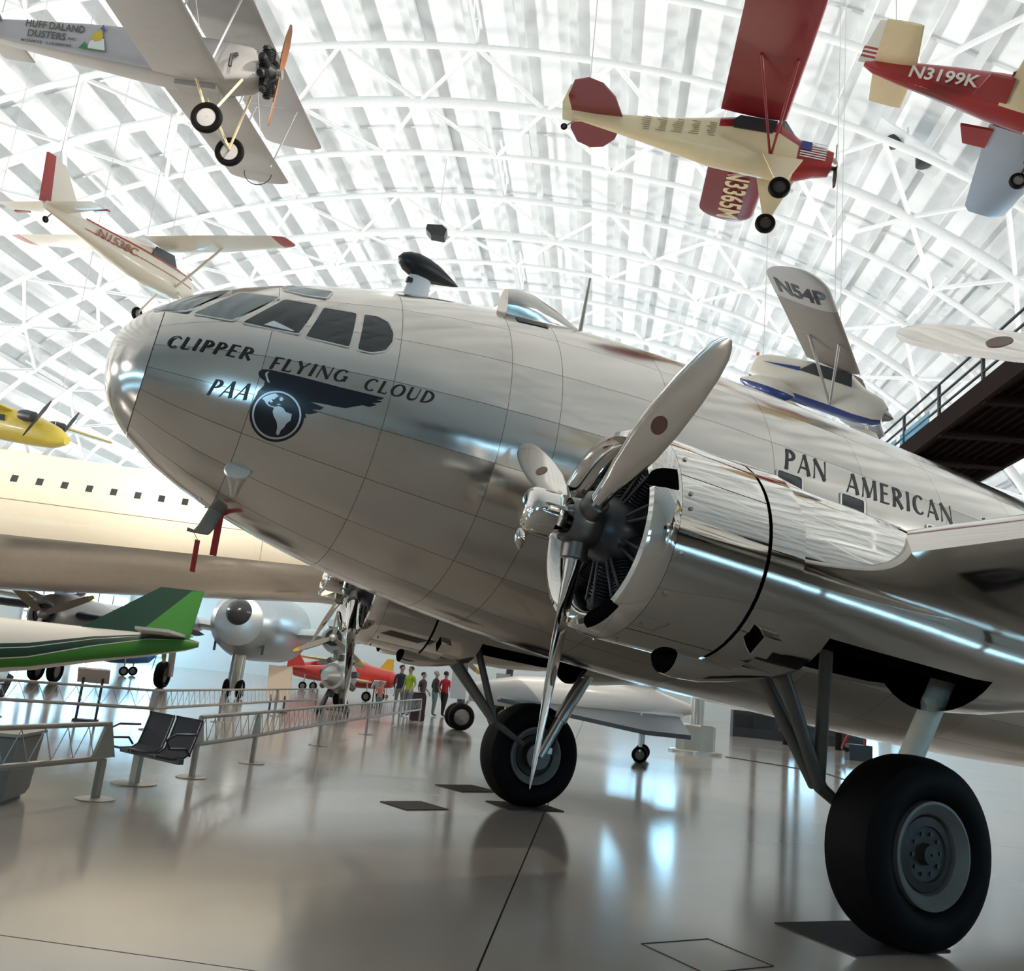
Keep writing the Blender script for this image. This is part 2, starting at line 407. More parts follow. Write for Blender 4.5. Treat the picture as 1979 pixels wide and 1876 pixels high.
# ------------------------------------------------------------------ the airliner (hero)
# local frame: x forward, y left (port), z up, origin at the nose tip; stations run aft: a = -x
TH = math.radians(6.013)
pl_left = V((0.41614436, -0.90929856, 0)); pl_fh = V((-0.90929856, -0.41614436, 0))
pl_f = pl_fh * math.cos(TH) + V((0, 0, math.sin(TH))); pl_u = -pl_fh * math.sin(TH) + V((0, 0, math.cos(TH)))
pl_o = V((1.91620516, 9.91400762, 0)) + pl_fh * 6.07; pl_o.z = 4.133
PLM = Matrix(((pl_f.x, pl_left.x, pl_u.x, pl_o.x), (pl_f.y, pl_left.y, pl_u.y, pl_o.y), (pl_f.z, pl_left.z, pl_u.z, pl_o.z), (0, 0, 0, 1)))
def prof(a, R, Ln, k, m):
    t = min(max(1 - a / Ln, 0), 1); return R * max(1 - t ** k, 0) ** m
def fdim(a):
    tt = min(max((a - 9) / 13.66, 0), 1); tl = 1 - 0.72 * tt ** 1.8
    zt = prof(a, 1.782, 8.435, 2.974, 0.579) * tl + tt * tt * 0.35
    zb = -prof(a, 1.802, 6.918, 2.031, 0.385) * tl + tt * tt * 0.35
    w = prof(a, 1.75, 7.6765, 2.5025, 0.482) * tl
    return w, (zt + zb) / 2, (zt - zb) / 2
def S(a, ph):
    w, zc, hh = fdim(a); return V((-a, w * math.cos(ph), zc + hh * math.sin(ph)))
def SN(a, ph):
    e = 1e-3
    t1 = S(a + e, ph) - S(max(a - e, 1e-5), ph); t2 = S(a, ph + e) - S(a, ph - e)
    n = t1.cross(t2).normalized(); w, zc, hh = fdim(a); r = S(a, ph) - V((-a, 0, zc))
    return n if n.dot(r) > 0 else -n
def AU(a, u, off=0.004, side=1):
    w, zc, hh = fdim(a); s = max(-0.995, min(0.995, (u - zc) / hh)); ph = math.asin(s)
    if side < 0: ph = math.pi - ph
    return S(a, ph) + SN(a, ph) * off

root = thing('vintage_airliner', 'large polished aluminium four-engined airliner filling the view', 'airplane', mat=PLM)

def au_patch(name, polys, mat, parent, off=0.004, side=1, maxlen=0.07, faces=None):
    bm = bmesh.new()
    if faces is None:
        for poly in polys:
            vs = [bm.verts.new((p[0], p[1], 0)) for p in poly]; bm.faces.new(vs)
    else:
        vs = [bm.verts.new((p[0], p[1], 0)) for p in polys]
        for f in faces:
            try: bm.faces.new([vs[i] for i in f])
            except ValueError: pass
    bmesh.ops.triangulate(bm, faces=bm.faces)
    for _ in range(5):
        es = [e for e in bm.edges if e.calc_length() > maxlen]
        if not es: break
        bmesh.ops.subdivide_edges(bm, edges=es, cuts=1, use_grid_fill=False)
        bmesh.ops.triangulate(bm, faces=[f for f in bm.faces if len(f.verts) > 3])
    v = [AU(q.co.x, q.co.y, off, side) for q in bm.verts]
    bm.verts.index_update(); f = [tuple(q.index for q in fc.verts) for fc in bm.faces]; bm.free()
    return MB().add(v, f).build(name, mat, parent)

# ---- fuselage: dark shell, separate skin panels with open joints
def fuselage():
    NS = 48
    sh = MB(); st = [0.28 + 0.02 * i for i in range(4)] + [0.4 + 0.3 * i for i in range(66)]
    rings = [[S(a, 2 * math.pi * k / NS) - SN(a, 2 * math.pi * k / NS) * 0.03 for k in range(NS)] for a in st]
    sh.loft(rings)
    fus = sh.build('fuselage', M_INNER, root)
    cap = MB(); aa = [0.0008, 0.004, 0.012, 0.03, 0.06, 0.10, 0.15, 0.21, 0.27, 0.335]
    cap.loft([[S(a, 2 * math.pi * k / NS) for k in range(NS)] for a in aa])
    cap.build('nose_cap', M_SKIN, fus)
    bounds = [0.34, 1.17, 2.19, 3.17, 3.65, 4.75, 5.95, 7.15, 8.35, 9.6, 11.4, 13.4, 15.4, 17.6, 20.2]
    ns = 20; g = 0.0018
    for i, (a0, a1) in enumerate(zip(bounds[:-1], bounds[1:])):
        for j in range(ns):
            jit = 0.0
            p0 = 2 * math.pi * (j + 0.25) / ns; p1 = 2 * math.pi * (j + 1.25) / ns
            na = max(3, int((a1 - a0) / 0.25)); npn = 5
            r = max(fdim((a0 + a1) / 2)[0], 0.3)
            pa = p0 + g / r; pb = p1 - g / r
            grid = [[(a0 + g + (a1 - a0 - 2 * g) * x / na, pa + (pb - pa) * y / npn) for y in range(npn + 1)] for x in range(na + 1)]
            v = [S(*q) for rw in grid for q in rw]; w = npn + 1
            f = [(x * w + y, x * w + y + 1, (x + 1) * w + y + 1, (x + 1) * w + y) for x in range(na) for y in range(npn)]
            border = [x * w for x in range(na + 1)] + [na * w + y for y in range(1, w)] + [x * w + npn for x in range(na - 1, -1, -1)] + [y for y in range(npn - 1, 0, -1)]
            flat = [q for rw in grid for q in rw]
            o = len(v); v += [S(*flat[b]) - SN(*flat[b]) * 0.02 for b in border]
            f += [(border[k], border[(k + 1) % len(border)], o + (k + 1) % len(border), o + k) for k in range(len(border))]
            MB().add(v, f).build('skin_panel', M_SKIN, fus)
    tl = MB(); tl.loft([[S(a, 2 * math.pi * k / NS) for k in range(NS)] for a in (20.2, 20.8, 21.4, 22.0, 22.4)] + [[S(22.6, 2 * math.pi * k / NS) * 0.9 + V((-22.62, 0, 0.35)) * 0.1 for k in range(NS)]])
    tl.build('tail_cone', M_SKIN, fus)
    # tail surfaces
    f = MB(); f.loft([airfoil((-17.4 - 0.6 * t, 0, 0.6 + 4.0 * t), 4.6 - 2.2 * t, 0.10, down=V((0, 1, 0))) for t in (0, 0.4, 0.8, 0.95)])
    f.build('tail_fin', M_WINGM, root)
    for s in (1, -1):
        wing_mb([((-18.2 - 0.1 * y, s * y, 0.75), 3.4 - 0.28 * y, 0.10) for y in (0.3, 2.5, 4.6, 5.2)]).build('tailplane', M_WINGM, root)
    return fus
FUS = fuselage()

# ---- cockpit glazing
PANES = [
 ('windscreen_pane', [(0.561, 0.282), (0.867, 0.628), (1.175, 0.636), (0.857, 0.270)], M_GLASSL),
 ('windscreen_pane', [(0.938, 0.267), (1.221, 0.620), (1.479, 0.627), (1.375, 0.268)], M_GLASS),
 ('cockpit_window', [(1.434, 0.259), (1.534, 0.611), (1.801, 0.632), (1.783, 0.259)], M_GLASS),
 ('cockpit_window', [(1.852, 0.255), (1.866, 0.640), (1.973, 0.655), (2.066, 0.619), (2.117, 0.511), (2.117, 0.415), (2.074, 0.314), (1.966, 0.259)], M_GLASS),
 ('roof_window', [(1.187, 0.775), (1.248, 0.874), (1.598, 0.875), (1.549, 0.753), (1.381, 0.738)], M_GLASSL),
 ('windscreen_pane', [(0.245, 0.303), (0.607, 0.655), (0.800, 0.655), (0.500, 0.305)], M_GLASSL)]
def round_poly(poly, r=0.035, n=4):
    out = []; N = len(poly)
    for i in range(N):
        p = V((*poly[i], 0)); a = V((*poly[i - 1], 0)); b = V((*poly[(i + 1) % N], 0))
        d1 = (a - p); d2 = (b - p); l1 = min(r, d1.length * .4); l2 = min(r, d2.length * .4)
        q1 = p + d1.normalized() * l1; q2 = p + d2.normalized() * l2
        for k in range(n + 1):
            t = k / n; q = q1 * (1 - t) ** 2 + p * (2 * t * (1 - t)) + q2 * t * t; out.append((q.x, q.y))
    return out
def grow_poly(poly, e):
    cx = sum(p[0] for p in poly) / len(poly); cy = sum(p[1] for p in poly) / len(poly); out = []; N = len(poly)
    ar = sum(poly[i][0] * poly[(i + 1) % N][1] - poly[(i + 1) % N][0] * poly[i][1] for i in range(N))
    sg = 1 if ar > 0 else -1
    for i in range(N):
        t = V((poly[(i + 1) % N][0] - poly[i - 1][0], poly[(i + 1) % N][1] - poly[i - 1][1])).normalized()
        out.append((poly[i][0] + sg * t.y * e, poly[i][1] - sg * t.x * e))
    return out
def frame_ring(name, poly, wdt, mat, parent, side=1, off=0.014):
    big = grow_poly(poly, wdt); n = len(poly); r = []
    for q, o in ((big, -0.002), (big, off), (poly, off), (poly, 0.0)):
        r.append([AU(p[0], p[1], o, side) for p in q])
    return MB().loft(r, caps=False).build(name, mat, parent)
for side in (1, -1):
    for nm, poly, mt in PANES:
        rp = round_poly(poly, 0.022)
        w = au_patch(nm, [rp], mt, root, 0.006, side)
        frame_ring('window_frame', rp, 0.013, M_FRAME, w, side, 0.009)
au_patch('paper_sheet', [[(1.10, .285), (1.165, .345), (1.335, .290), (1.33, .278)]], M_WHITED, root, 0.009, 1)
# cabin windows
for side in (1, -1):
    for a in (5.98, 6.80, 8.02, 9.05, 10.1, 11.1, 12.1, 13.1):
        rp = round_poly([(a, 0.05), (a, 0.36), (a + 0.30, 0.36), (a + 0.30, 0.05)], 0.03)
        w = au_patch('cabin_window', [rp], M_GLASS, root, 0.006, side); frame_ring('window_frame', rp, 0.02, M_FRAME, w, side)

# ---- painted lettering with thick and thin strokes
TK, TN = 0.20, 0.075
def ribbon(pts, ws):
    """polyline with widths -> quads (2d)"""
    L, R = [], []
    for i, p in enumerate(pts):
        p = V(p); t = (V(pts[min(i + 1, len(pts) - 1)]) - V(pts[max(i - 1, 0)])).normalized(); n = V((-t.y, t.x))
        w = ws[i] if isinstance(ws, (list, tuple)) else ws
        L.append(p + n * w / 2); R.append(p - n * w / 2)
    v = [tuple(q) for q in L + R]; n = len(pts)
    return v, [(i, i + 1, n + i + 1, n + i) for i in range(n - 1)]
def arc(cx, cy, rx, ry, a0, a1, n=18):
    P = [(cx + rx * math.cos(math.radians(a0 + (a1 - a0) * k / n)), cy + ry * math.sin(math.radians(a0 + (a1 - a0) * k / n))) for k in range(n + 1)]
    Wd = [TN + (TK - TN) * abs(math.cos(math.radians(a0 + (a1 - a0) * k / n))) ** 1.3 for k in range(n + 1)]
    return P, Wd
GL = {
 'C': (0.78, [arc(.42, .5, .34, .46, 48, 312)]), 'O': (0.92, [arc(.46, .5, .36, .46, 0, 360, 28)]),
 'G': (0.88, [arc(.42, .5, .34, .46, 48, 320), ([(.74, .46), (.74, .08)], TK), ([(.56, .46), (.86, .46)], TN)]),
 'D': (0.82, [([(.14, 0), (.14, 1)], TK), arc(.2, .5, .5, .46, -90, 90)]),
 'L': (0.60, [([(.14, 0), (.14, 1)], TK), ([(.14, .04), (.58, .04)], TN), ([(.56, .02), (.58, .2)], .05)]),
 'I': (0.34, [([(.16, 0), (.16, 1)], TK)]),
 'P': (0.66, [([(.14, 0), (.14, 1)], TK), arc(.2, .73, .34, .235, -90, 90)]),
 'R': (0.74, [([(.14, 0), (.14, 1)], TK), arc(.2, .73, .34, .235, -90, 90), ([(.26, .5), (.68, 0)], TK * .9)]),
 'E': (0.64, [([(.14, 0), (.14, 1)], TK), ([(.14, .04), (.6, .04)], TN), ([(.14, .52), (.5, .52)], TN), ([(.14, .96), (.58, .96)], TN)]),
 'F': (0.60, [([(.14, 0), (.14, 1)], TK), ([(.14, .52), (.48, .52)], TN), ([(.14, .96), (.58, .96)], TN)]),
 'Y': (0.74, [([(.04, 1), (.36, .48)], TK), ([(.68, 1), (.36, .48)], TN), ([(.36, .5), (.36, 0)], TK)]),
 'N': (0.86, [([(.08, 0), (.08, 1)], TN), ([(.08, .97), (.74, .03)], TK), ([(.74, 0), (.74, 1)], TN)]),
 'U': (0.82, [([(.14, 1), (.14, .34)], TK), (arc(.42, .32, .28, .30, 180, 360)[0], [TK - (TK - TN) * k / 18 for k in range(19)]), ([(.70, .32), (.70, 1)], TN)]),
 'A': (0.78, [([(.04, 0), (.36, 1)], TN), ([(.36, 1), (.70, 0)], TK), ([(.16, .32), (.58, .32)], TN)]),
 'M': (0.98, [([(.06, 0), (.12, 1)], TN), ([(.12, 1), (.46, .05)], TK), ([(.46, .05), (.80, 1)], TN), ([(.80, 1), (.86, 0)], TK)]),
 'W': (1.02, [([(.04, 1), (.28, 0)], TK), ([(.28, 0), (.50, .9)], TN), ([(.50, .9), (.72, 0)], TK), ([(.72, 0), (.94, 1)], TN)]),
 'S': (0.66, [([(.58, .86), (.44, .95), (.30, .95), (.16, .84), (.15, .70), (.30, .56), (.48, .44), (.58, .28), (.52, .10), (.36, .04), (.20, .05), (.08, .16)], [.07, .08, .08, .12, .16, .2, .2, .17, .12, .08, .08, .07])]),
}
def fus_word(word, a0, u0, a1, u1, h, shear=0.25):
    # arc length along the skin between the two ends keeps letter widths even
    n = 40; tb = [0.0]
    for k in range(n):
        p = AU(a0 + (a1 - a0) * k / n, u0 + (u1 - u0) * k / n, 0); q = AU(a0 + (a1 - a0) * (k + 1) / n, u0 + (u1 - u0) * (k + 1) / n, 0)
        tb.append(tb[-1] + (q - p).length)
    total = tb[-1]
    gap = 0.16
    wid = sum(GL[c][0] + gap for c in word) - gap + shear * 0.0
    sx = total / (wid + shear)
    def s2a(s):
        s = s / total
        s = max(0, s)
        x = np.interp(s * total, tb, np.linspace(0, 1, n + 1)) if s <= 1 else 1 + (s - 1)
        return a0 + (a1 - a0) * x, u0 + (u1 - u0) * x
    x = 0.0
    for c in word:
        wd, strokes = GL[c]
        vv, ff = [], []
        for pts, ws in strokes:
            v, f = ribbon(pts, ws); o = len(vv)
            vv += v; ff += [tuple(i + o for i in q) for q in f]
        P = []
        for (px, py) in vv:
            a, u = s2a((x + px + shear * py) * sx); P.append((a, u + py * h))
        # quads overlap inside a letter: map stroke by stroke
        v3 = [AU(a, u, 0.005) for a, u in P]
        MB().add(v3, ff).build('painted_letter', M_BLACK, root)
        x += wd + gap
for args in (('CLIPPER', 0.425, -0.074, 1.095, -0.064, 0.112), ('FLYING', 1.215, -0.100, 1.845, -0.066, 0.112), ('CLOUD', 1.955, -0.087, 2.555, -0.055, 0.112)):
    fus_word(*args)
fus_word('PAA', 0.825, -0.412, 1.160, -0.390, 0.135, 0.30)
for args in (('PAN', 6.07, 0.405, 6.66, 0.425, 0.235), ('AMERICAN', 6.88, 0.40, 8.50, 0.485, 0.235), ('AIRWAYS', 8.90, 0.50, 10.35, 0.50, 0.235)):
    fus_word(*args, shear=0.2)
# winged globe emblem
EMB = [(1.155, -0.144), (1.177, -0.118), (1.233, -0.108), (1.468, -0.109), (1.768, -0.116), (2.142, -0.112), (2.124, -0.130), (2.073, -0.143), (2.134, -0.146), (2.087, -0.170), (2.043, -0.176), (2.098, -0.184), (2.045, -0.216), (1.991, -0.214), (1.87, -0.273), (1.797, -0.280), (1.70, -0.282), (1.591, -0.291), (1.707, -0.311), (1.685, -0.335), (1.623, -0.348), (1.676, -0.360), (1.62, -0.390), (1.584, -0.392), (1.599, -0.424), (1.567, -0.439), (1.503, -0.333), (1.407, -0.278), (1.326, -0.267), (1.254, -0.297), (1.213, -0.354), (1.185, -0.368), (1.191, -0.304), (1.223, -0.246), (1.219, -0.210), (1.183, -0.194), (1.159, -0.171)]
emb = au_patch('wing_emblem', [EMB], M_LOGO, root, 0.006, 1, 0.06); emb['label'] = 'dark winged emblem painted on the nose'
HL = [(1.215, -0.133), (1.234, -0.124), (1.222, -0.150), (1.237, -0.181), (1.261, -0.216), (1.243, -0.215), (1.219, -0.178), (1.206, -0.152)]
au_patch('wing_highlight', [HL], M_SILV, emb, 0.009, 1, 0.05)
def globe(x, y): return (1.382 + 0.191 * x - 0.061 * y, -0.450 + 0.0445 * x + 0.196 * y)
def disc(r, n=40): return [globe(r * math.cos(2 * math.pi * k / n), r * math.sin(2 * math.pi * k / n)) for k in range(n)]
gd = au_patch('globe_disc', [disc(1.03)], M_LOGO, root, 0.008, 1, 0.05)
ring_f = []; ro = disc(0.93); ri = disc(0.86)
au_patch('globe_ring', [[ro[k], ro[(k + 1) % 40], ri[(k + 1) % 40], ri[k]] for k in range(40)], M_SILV, gd, 0.011, 1, 0.08)
SA = [(-.09, .31), (.10, .33), (.25, .25), (.34, .10), (.57, .02), (.52, -.22), (.36, -.34), (.28, -.48), (.15, -.60), (.10, -.74), (.03, -.78), (-.02, -.70), (.02, -.50), (.0, -.28), (-.12, -.05), (-.16, .12)]
NA = [(-.56, .62), (-.40, .72), (-.20, .80), (-.02, .82), (.08, .72), (-.02, .66), (-.10, .58), (-.20, .60), (-.14, .50), (-.22, .46), (-.28, .52), (-.34, .44), (-.22, .34), (-.10, .33), (-.12, .27), (-.28, .32), (-.40, .42), (-.46, .54)]
NI = [(.10, .62), (.20, .70), (.26, .60), (.20, .52), (.12, .54)]
NB = [(-.02, .40), (.10, .42), (.16, .38), (.06, .36)]
for q in (SA, NA, NI, NB): au_patch('continent', [[globe(x, y) for x, y in q]], M_SILV, gd, 0.011, 1, 0.06)

# ---- fittings on the fuselage
def T(a, l, u): return V((-a, l, u))
pod = MB(); tp = [(0, 0.004), (0.03, 0.06), (0.09, 0.10), (0.18, 0.125), (0.30, 0.125), (0.42, 0.105), (0.54, 0.065), (0.64, 0.028), (0.69, 0.004)]
pod.lathe(tp, 24, T(2.255, 0, 1.845), (-1, 0, -0.10))
po = pod.build('antenna_pod', M_BLACK, root, label='black teardrop antenna pod on a short white pylon')
pyl = MB(); pyl.loft([[T(2.53 + 0.13 * s * math.cos(2 * math.pi * k / 16), 0.055 * s * math.sin(2 * math.pi * k / 16), z) for k in range(16)] for z, s in ((1.30, 1.35), (1.46, 1.1), (1.60, 0.95), (1.80, 0.9))])
pyl.build('pod_pylon', M_WHITED, po)
MB().box(T(2.42, 0.02, 1.63), (0.06, 0.05, 0.05)).build('pod_bracket', M_BLACK, po, smooth=0)
sc_ = MB()
for yy in (0,):
    rings = []
    for t, h, w in ((0.0, 0.22, 0.16), (0.10, 0.24, 0.17), (0.30, 0.22, 0.17), (0.55, 0.13, 0.16), (0.80, 0.02, 0.14)):
        a = 3.25 + t; b = S(a, math.radians(66)); n_ = SN(a, math.radians(66)); tg = V((0, n_.z, -n_.y))
        rings.append([b - n_ * 0.05 + tg * (w * math.cos(math.pi * k / 10)) + n_ * ((h + 0.05) * math.sin(math.pi * k / 10) ** 0.7) for k in range(11)])
    sc_.loft(rings, caps=True)
sc_.build('dorsal_scoop', M_SKIN, root)
def fus_rect(name, a0, a1, p0, p1, mat, off=0.006):
    g = MB(); v = []; n = 4
    for i in range(n + 1):
        for j in range(n + 1):
            a = a0 + (a1 - a0) * i / n; p = math.radians(p0 + (p1 - p0) * j / n); v.append(S(a, p) + SN(a, p) * off)
    g.add(v, [(i * 5 + j, i * 5 + j + 1, i * 5 + j + 6, i * 5 + j + 5) for i in range(n) for j in range(n)]); return g.build(name, mat, root)
fus_rect('dorsal_vent', 3.30, 3.62, 50, 55, M_DARK)
MB().tube([T(4.44, 0, 1.5), T(4.44, 0, 2.5)], [0.03, 0.014], 10).build('antenna_mast', M_STEEL, root)
# funnel shaped fairing on the chin
b0 = AU(1.25, -0.91, 0.03); b1 = AU(1.315, -1.13, 0.03)
d_ = (b1 - b0).normalized()
fn = MB(); fn.lathe([(-0.03, 0.10), (-0.015, 0.108), (0.0, 0.10), (0.09, 0.068), (0.2, 0.040), (0.27, 0.03)], 20, b0, d_); fn.build('chin_funnel', M_FRAME, root)
# pitot mast, probe and red streamers
pt = MB(); pt.loft([[T(1.22 + 0.07 * math.cos(2 * math.pi * k / 12) + o_, 0.02 * math.sin(2 * math.pi * k / 12), z) for k in range(12)] for z, o_ in ((-1.02, 0.03), (-1.18, 0.01), (-1.33, -0.03), (-1.39, -0.06))])
pto = pt.build('pitot_mast', M_RAIL, root)
MB().tube([T(1.22, 0, -1.385), T(1.10, 0, -1.395), T(1.04, 0, -1.39)], [0.013, 0.013, 0.018], 8).build('pitot_probe', M_RAIL, pto)
M_STREAM = pm('red_streamer', (0.42, 0.03, 0.03), 0.7)
for (a0, z0, a1, z1, w) in ((1.275, -1.17, 1.310, -1.56, 0.030), (1.15, -1.46, 1.180, -1.74, 0.022)):
    MB().prism([(-w, 0), (w, 0), (w, -1), (-w, -1)], T(a0, 0, z0), (1, 0, 0), T(a1 - a0, 0, z1 - z0) * -1, 0.008).build('red_streamer', M_STREAM, pto, smooth=0)
MB().tube([T(1.09, 0, -1.39), T(1.15, 0, -1.46)], 0.003, 5).build('streamer_cord', M_STREAM, pto)
MB().box(T(1.19, 0.04, -1.105), (0.26, 0.12, 0.025)).build('chin_step_plate', M_FRAME, root, smooth=0)
bb = AU(3.60, -0.92, 0.02)
MB().lathe([(-0.10, 0.01), (-0.05, 0.045), (0.0, 0.06), (0.06, 0.05), (0.12, 0.008)], 16, bb, (0.2, 0, 1)).build('teardrop_antenna', M_CHROME, root)  # small chrome antenna fitting, gives no light

# ---- wings
def wing_le(l): return 5.18 + 0.152 * (l - 1.6), -0.77 + 0.079 * (l - 3.9)
for s in (1, -1):
    secs = []
    for l in (1.2, 2.0, 3.16, 4.5, 6.0, 8.0, 10, 12, 14, 15.4, 16.0, 16.3):
        a, u = wing_le(l); ch = 6.0 - 0.255 * (l - 1.2)
        if l > 15: k = (l - 15) / 1.35; ch2 = ch * math.sqrt(max(1 - k * k, 0.04)); a += (ch - ch2) * 0.35; ch = ch2
        secs.append((T(a, s * l, u), ch, 0.165 - 0.004 * l))
    wing_mb(secs).build('wing', M_WINGM, root)

# ---- engines
NAC_R = 0.72
def cyl_panel(mb, a0, a1, r0, r1, t0, t1, c, n=8, na=3, th=0.02):
    rings = []
    for i in range(na + 1):
        a = a0 + (a1 - a0) * i / na; r = r0 + (r1 - r0) * i / na
        out = [T(a, c[0] + r * math.cos(t0 + (t1 - t0) * k / n), c[1] + r * math.sin(t0 + (t1 - t0) * k / n)) for k in range(n + 1)]
        inn = [T(a, c[0] + (r - th) * math.cos(t0 + (t1 - t0) * k / n), c[1] + (r - th) * math.sin(t0 + (t1 - t0) * k / n)) for k in range(n, -1, -1)]
        rings.append(out + inn)
    mb.loft(rings, True)
    return mb
def blade_mb(hub, ang, R=1.70):
    """hub in (a,l,u); ang from straight down towards port"""
    to = 0.07 if hub[1] > 0 else 0.0
    d = V((to * math.sin(ang), math.sin(ang), -math.cos(ang))).normalized(); tang = V((0, math.cos(ang), math.sin(ang))); fw = V((1, 0, 0)); h = T(*hub)
    rings = []
    st = [(0.16, 0.12, 0.12, 62), (0.30, 0.115, 0.11, 60), (0.42, 0.135, 0.085, 56), (0.58, 0.185, 0.052, 51), (0.80, 0.232, 0.040, 46), (1.05, 0.245, 0.030, 42), (1.30, 0.228, 0.022, 38), (1.50, 0.19, 0.016, 36), (1.61, 0.145, 0.012, 35), (1.67, 0.09, 0.009, 34), (1.70, 0.03, 0.005, 34)]
    for r, c, t, b in st:
        b = math.radians(b); ch = tang * math.cos(b) + fw * math.sin(b); nn = -tang * math.sin(b) + fw * math.cos(b)
        o = h + d * (r * R / 1.70)
        rings.append([o + ch * (c / 2 * math.cos(2 * math.pi * k / 16)) + nn * (t / 2 * math.sin(2 * math.pi * k / 16)) for k in range(16)])
    return MB().loft(rings), (h, d, tang, fw)
def engine(l, a_hub, u, phase, far=False, wheel=False):
    da = a_hub - 3.171; c = (l, u + 0.012)
    A = lambda a: a + da
    nac = MB(); NS = 40
    sta = [(4.40, 0.69, 0.69, 0), (4.7, 0.70, 0.70, 0), (5.2, 0.70, 0.70, 0.0), (5.7, 0.69, 0.69, 0), (6.3, 0.66, 0.64, -0.02), (7.0, 0.60, 0.55, -0.02), (7.8, 0.50, 0.42, 0.02), (8.6, 0.34, 0.26, 0.10), (9.3, 0.12, 0.10, 0.18)]
    a_s = []
    for i in range(len(sta) - 1):
        for k in range(3): a_s.append([sta[i][j] + (sta[i + 1][j] - sta[i][j]) * k / 3 for j in range(4)])
    a_s.append(list(sta[-1]))
    rings = [[T(A(q[0]), c[0] + q[1] * math.cos(2 * math.pi * k / NS), c[1] + q[3] + q[2] * math.sin(2 * math.pi * k / NS)) for k in range(NS)] for q in a_s]
    def skip(i, j):
        if not wheel: return False
        t = 360 * (j + 0.5) / NS; return 4.78 < a_s[i][0] < 6.5 and 216 < t < 324
    nac.loft(rings, caps=True, skip=skip)
    no = nac.build('engine_nacelle', M_CHROME, root)
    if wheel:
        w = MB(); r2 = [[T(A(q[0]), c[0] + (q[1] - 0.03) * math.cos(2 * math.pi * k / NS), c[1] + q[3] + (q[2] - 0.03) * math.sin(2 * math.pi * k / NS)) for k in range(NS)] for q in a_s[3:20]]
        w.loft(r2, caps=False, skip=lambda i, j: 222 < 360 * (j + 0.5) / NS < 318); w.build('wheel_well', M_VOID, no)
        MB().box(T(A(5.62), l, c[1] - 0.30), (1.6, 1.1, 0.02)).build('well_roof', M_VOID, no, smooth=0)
    # cowling: lip ring, side panels, flaps
    lip = MB(); lip.lathe([(-0.25, 0.48), (-0.06, 0.525), (0.02, 0.55), (0.07, 0.585), (0.09, 0.625), (0.08, 0.66), (0.03, 0.694), (-0.06, 0.716), (-0.085, 0.718), (-0.085, 0.69), (-0.25, 0.66)], 56, T(A(3.37), *c), (1, 0, 0), caps=False)
    lo = lip.build('cowl_lip', M_CHROME, no)
    for k in range(4):
        t0 = math.radians(25 + 90 * k + 0.25); t1 = math.radians(25 + 90 * (k + 1) - 0.25)
        cyl_panel(MB(), A(3.458), A(4.135), 0.718, 0.722, t0, t1, c, 14, 3).build('cowl_panel', M_CHROME, no)
    for k in range(8):
        t0 = math.radians(45 * k + 0.2); t1 = math.radians(45 * (k + 1) - 0.2)
        cyl_panel(MB(), A(4.165), A(4.43), 0.722, 0.735, t0, t1, c, 7, 2).build('cowl_flap', M_CHROME, no)
    MB().lathe([(-4.13, 0.66), (-4.20, 0.66), (-4.20, 0.55), (-4.13, 0.55)], 40, T(da, *c), (1, 0, 0), caps=False).build('firewall_ring', M_BLACK, no)
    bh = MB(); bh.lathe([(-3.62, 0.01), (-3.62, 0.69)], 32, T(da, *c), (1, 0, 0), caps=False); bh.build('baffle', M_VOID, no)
    # lip intakes: flush black patches, the shade of each opening put into colour
    LP = [(-0.02, 0.545), (0.02, 0.55), (0.07, 0.585), (0.09, 0.625), (0.08, 0.66), (0.03, 0.694), (-0.06, 0.716), (-0.08, 0.718)]
    def lip_pt(q, ang, off=0.004):
        q = max(0, min(len(LP) - 1.001, q)); i = int(q); f = q - i
        x = LP[i][0] + (LP[i + 1][0] - LP[i][0]) * f; r = LP[i][1] + (LP[i + 1][1] - LP[i][1]) * f
        tx = LP[i + 1][0] - LP[i][0]; tr = LP[i + 1][1] - LP[i][1]; ln = math.hypot(tx, tr)
        x += tr / ln * off; r += -tx / ln * off
        return T(A(3.37), *c) + V((x, r * math.cos(ang), r * math.sin(ang)))
    def intake(a0, a1, q0, q1):
        m = MB(); n = 10; k = 8; v = []
        for i in range(n + 1):
            t = i / n; h = math.sqrt(max(0, 1 - (2 * t - 1) ** 2))
            for j in range(k + 1):
                v.append(lip_pt(q1 - (q1 - q0) * t, (a0 + a1) / 2 + (a1 - a0) / 2 * (2 * j / k - 1) * math.sqrt(max(0.0, 1 - t * t * 0.98))))
        m.add(v, [(i * (k + 1) + j, i * (k + 1) + j + 1, (i + 1) * (k + 1) + j + 1, (i + 1) * (k + 1) + j) for i in range(n) for j in range(k)]); return m
    if not far:
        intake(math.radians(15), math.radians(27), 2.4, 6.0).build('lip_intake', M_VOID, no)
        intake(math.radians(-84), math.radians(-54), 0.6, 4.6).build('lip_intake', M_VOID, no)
    for t in range(15, 375, 22):
        tt = math.radians(t); p = T(A(3.52), c[0] + 0.724 * math.cos(tt), c[1] + 0.724 * math.sin(tt))
        MB().box(p, (0.018, 0.018, 0.018)).build('fastener', M_STEEL, no, smooth=0)
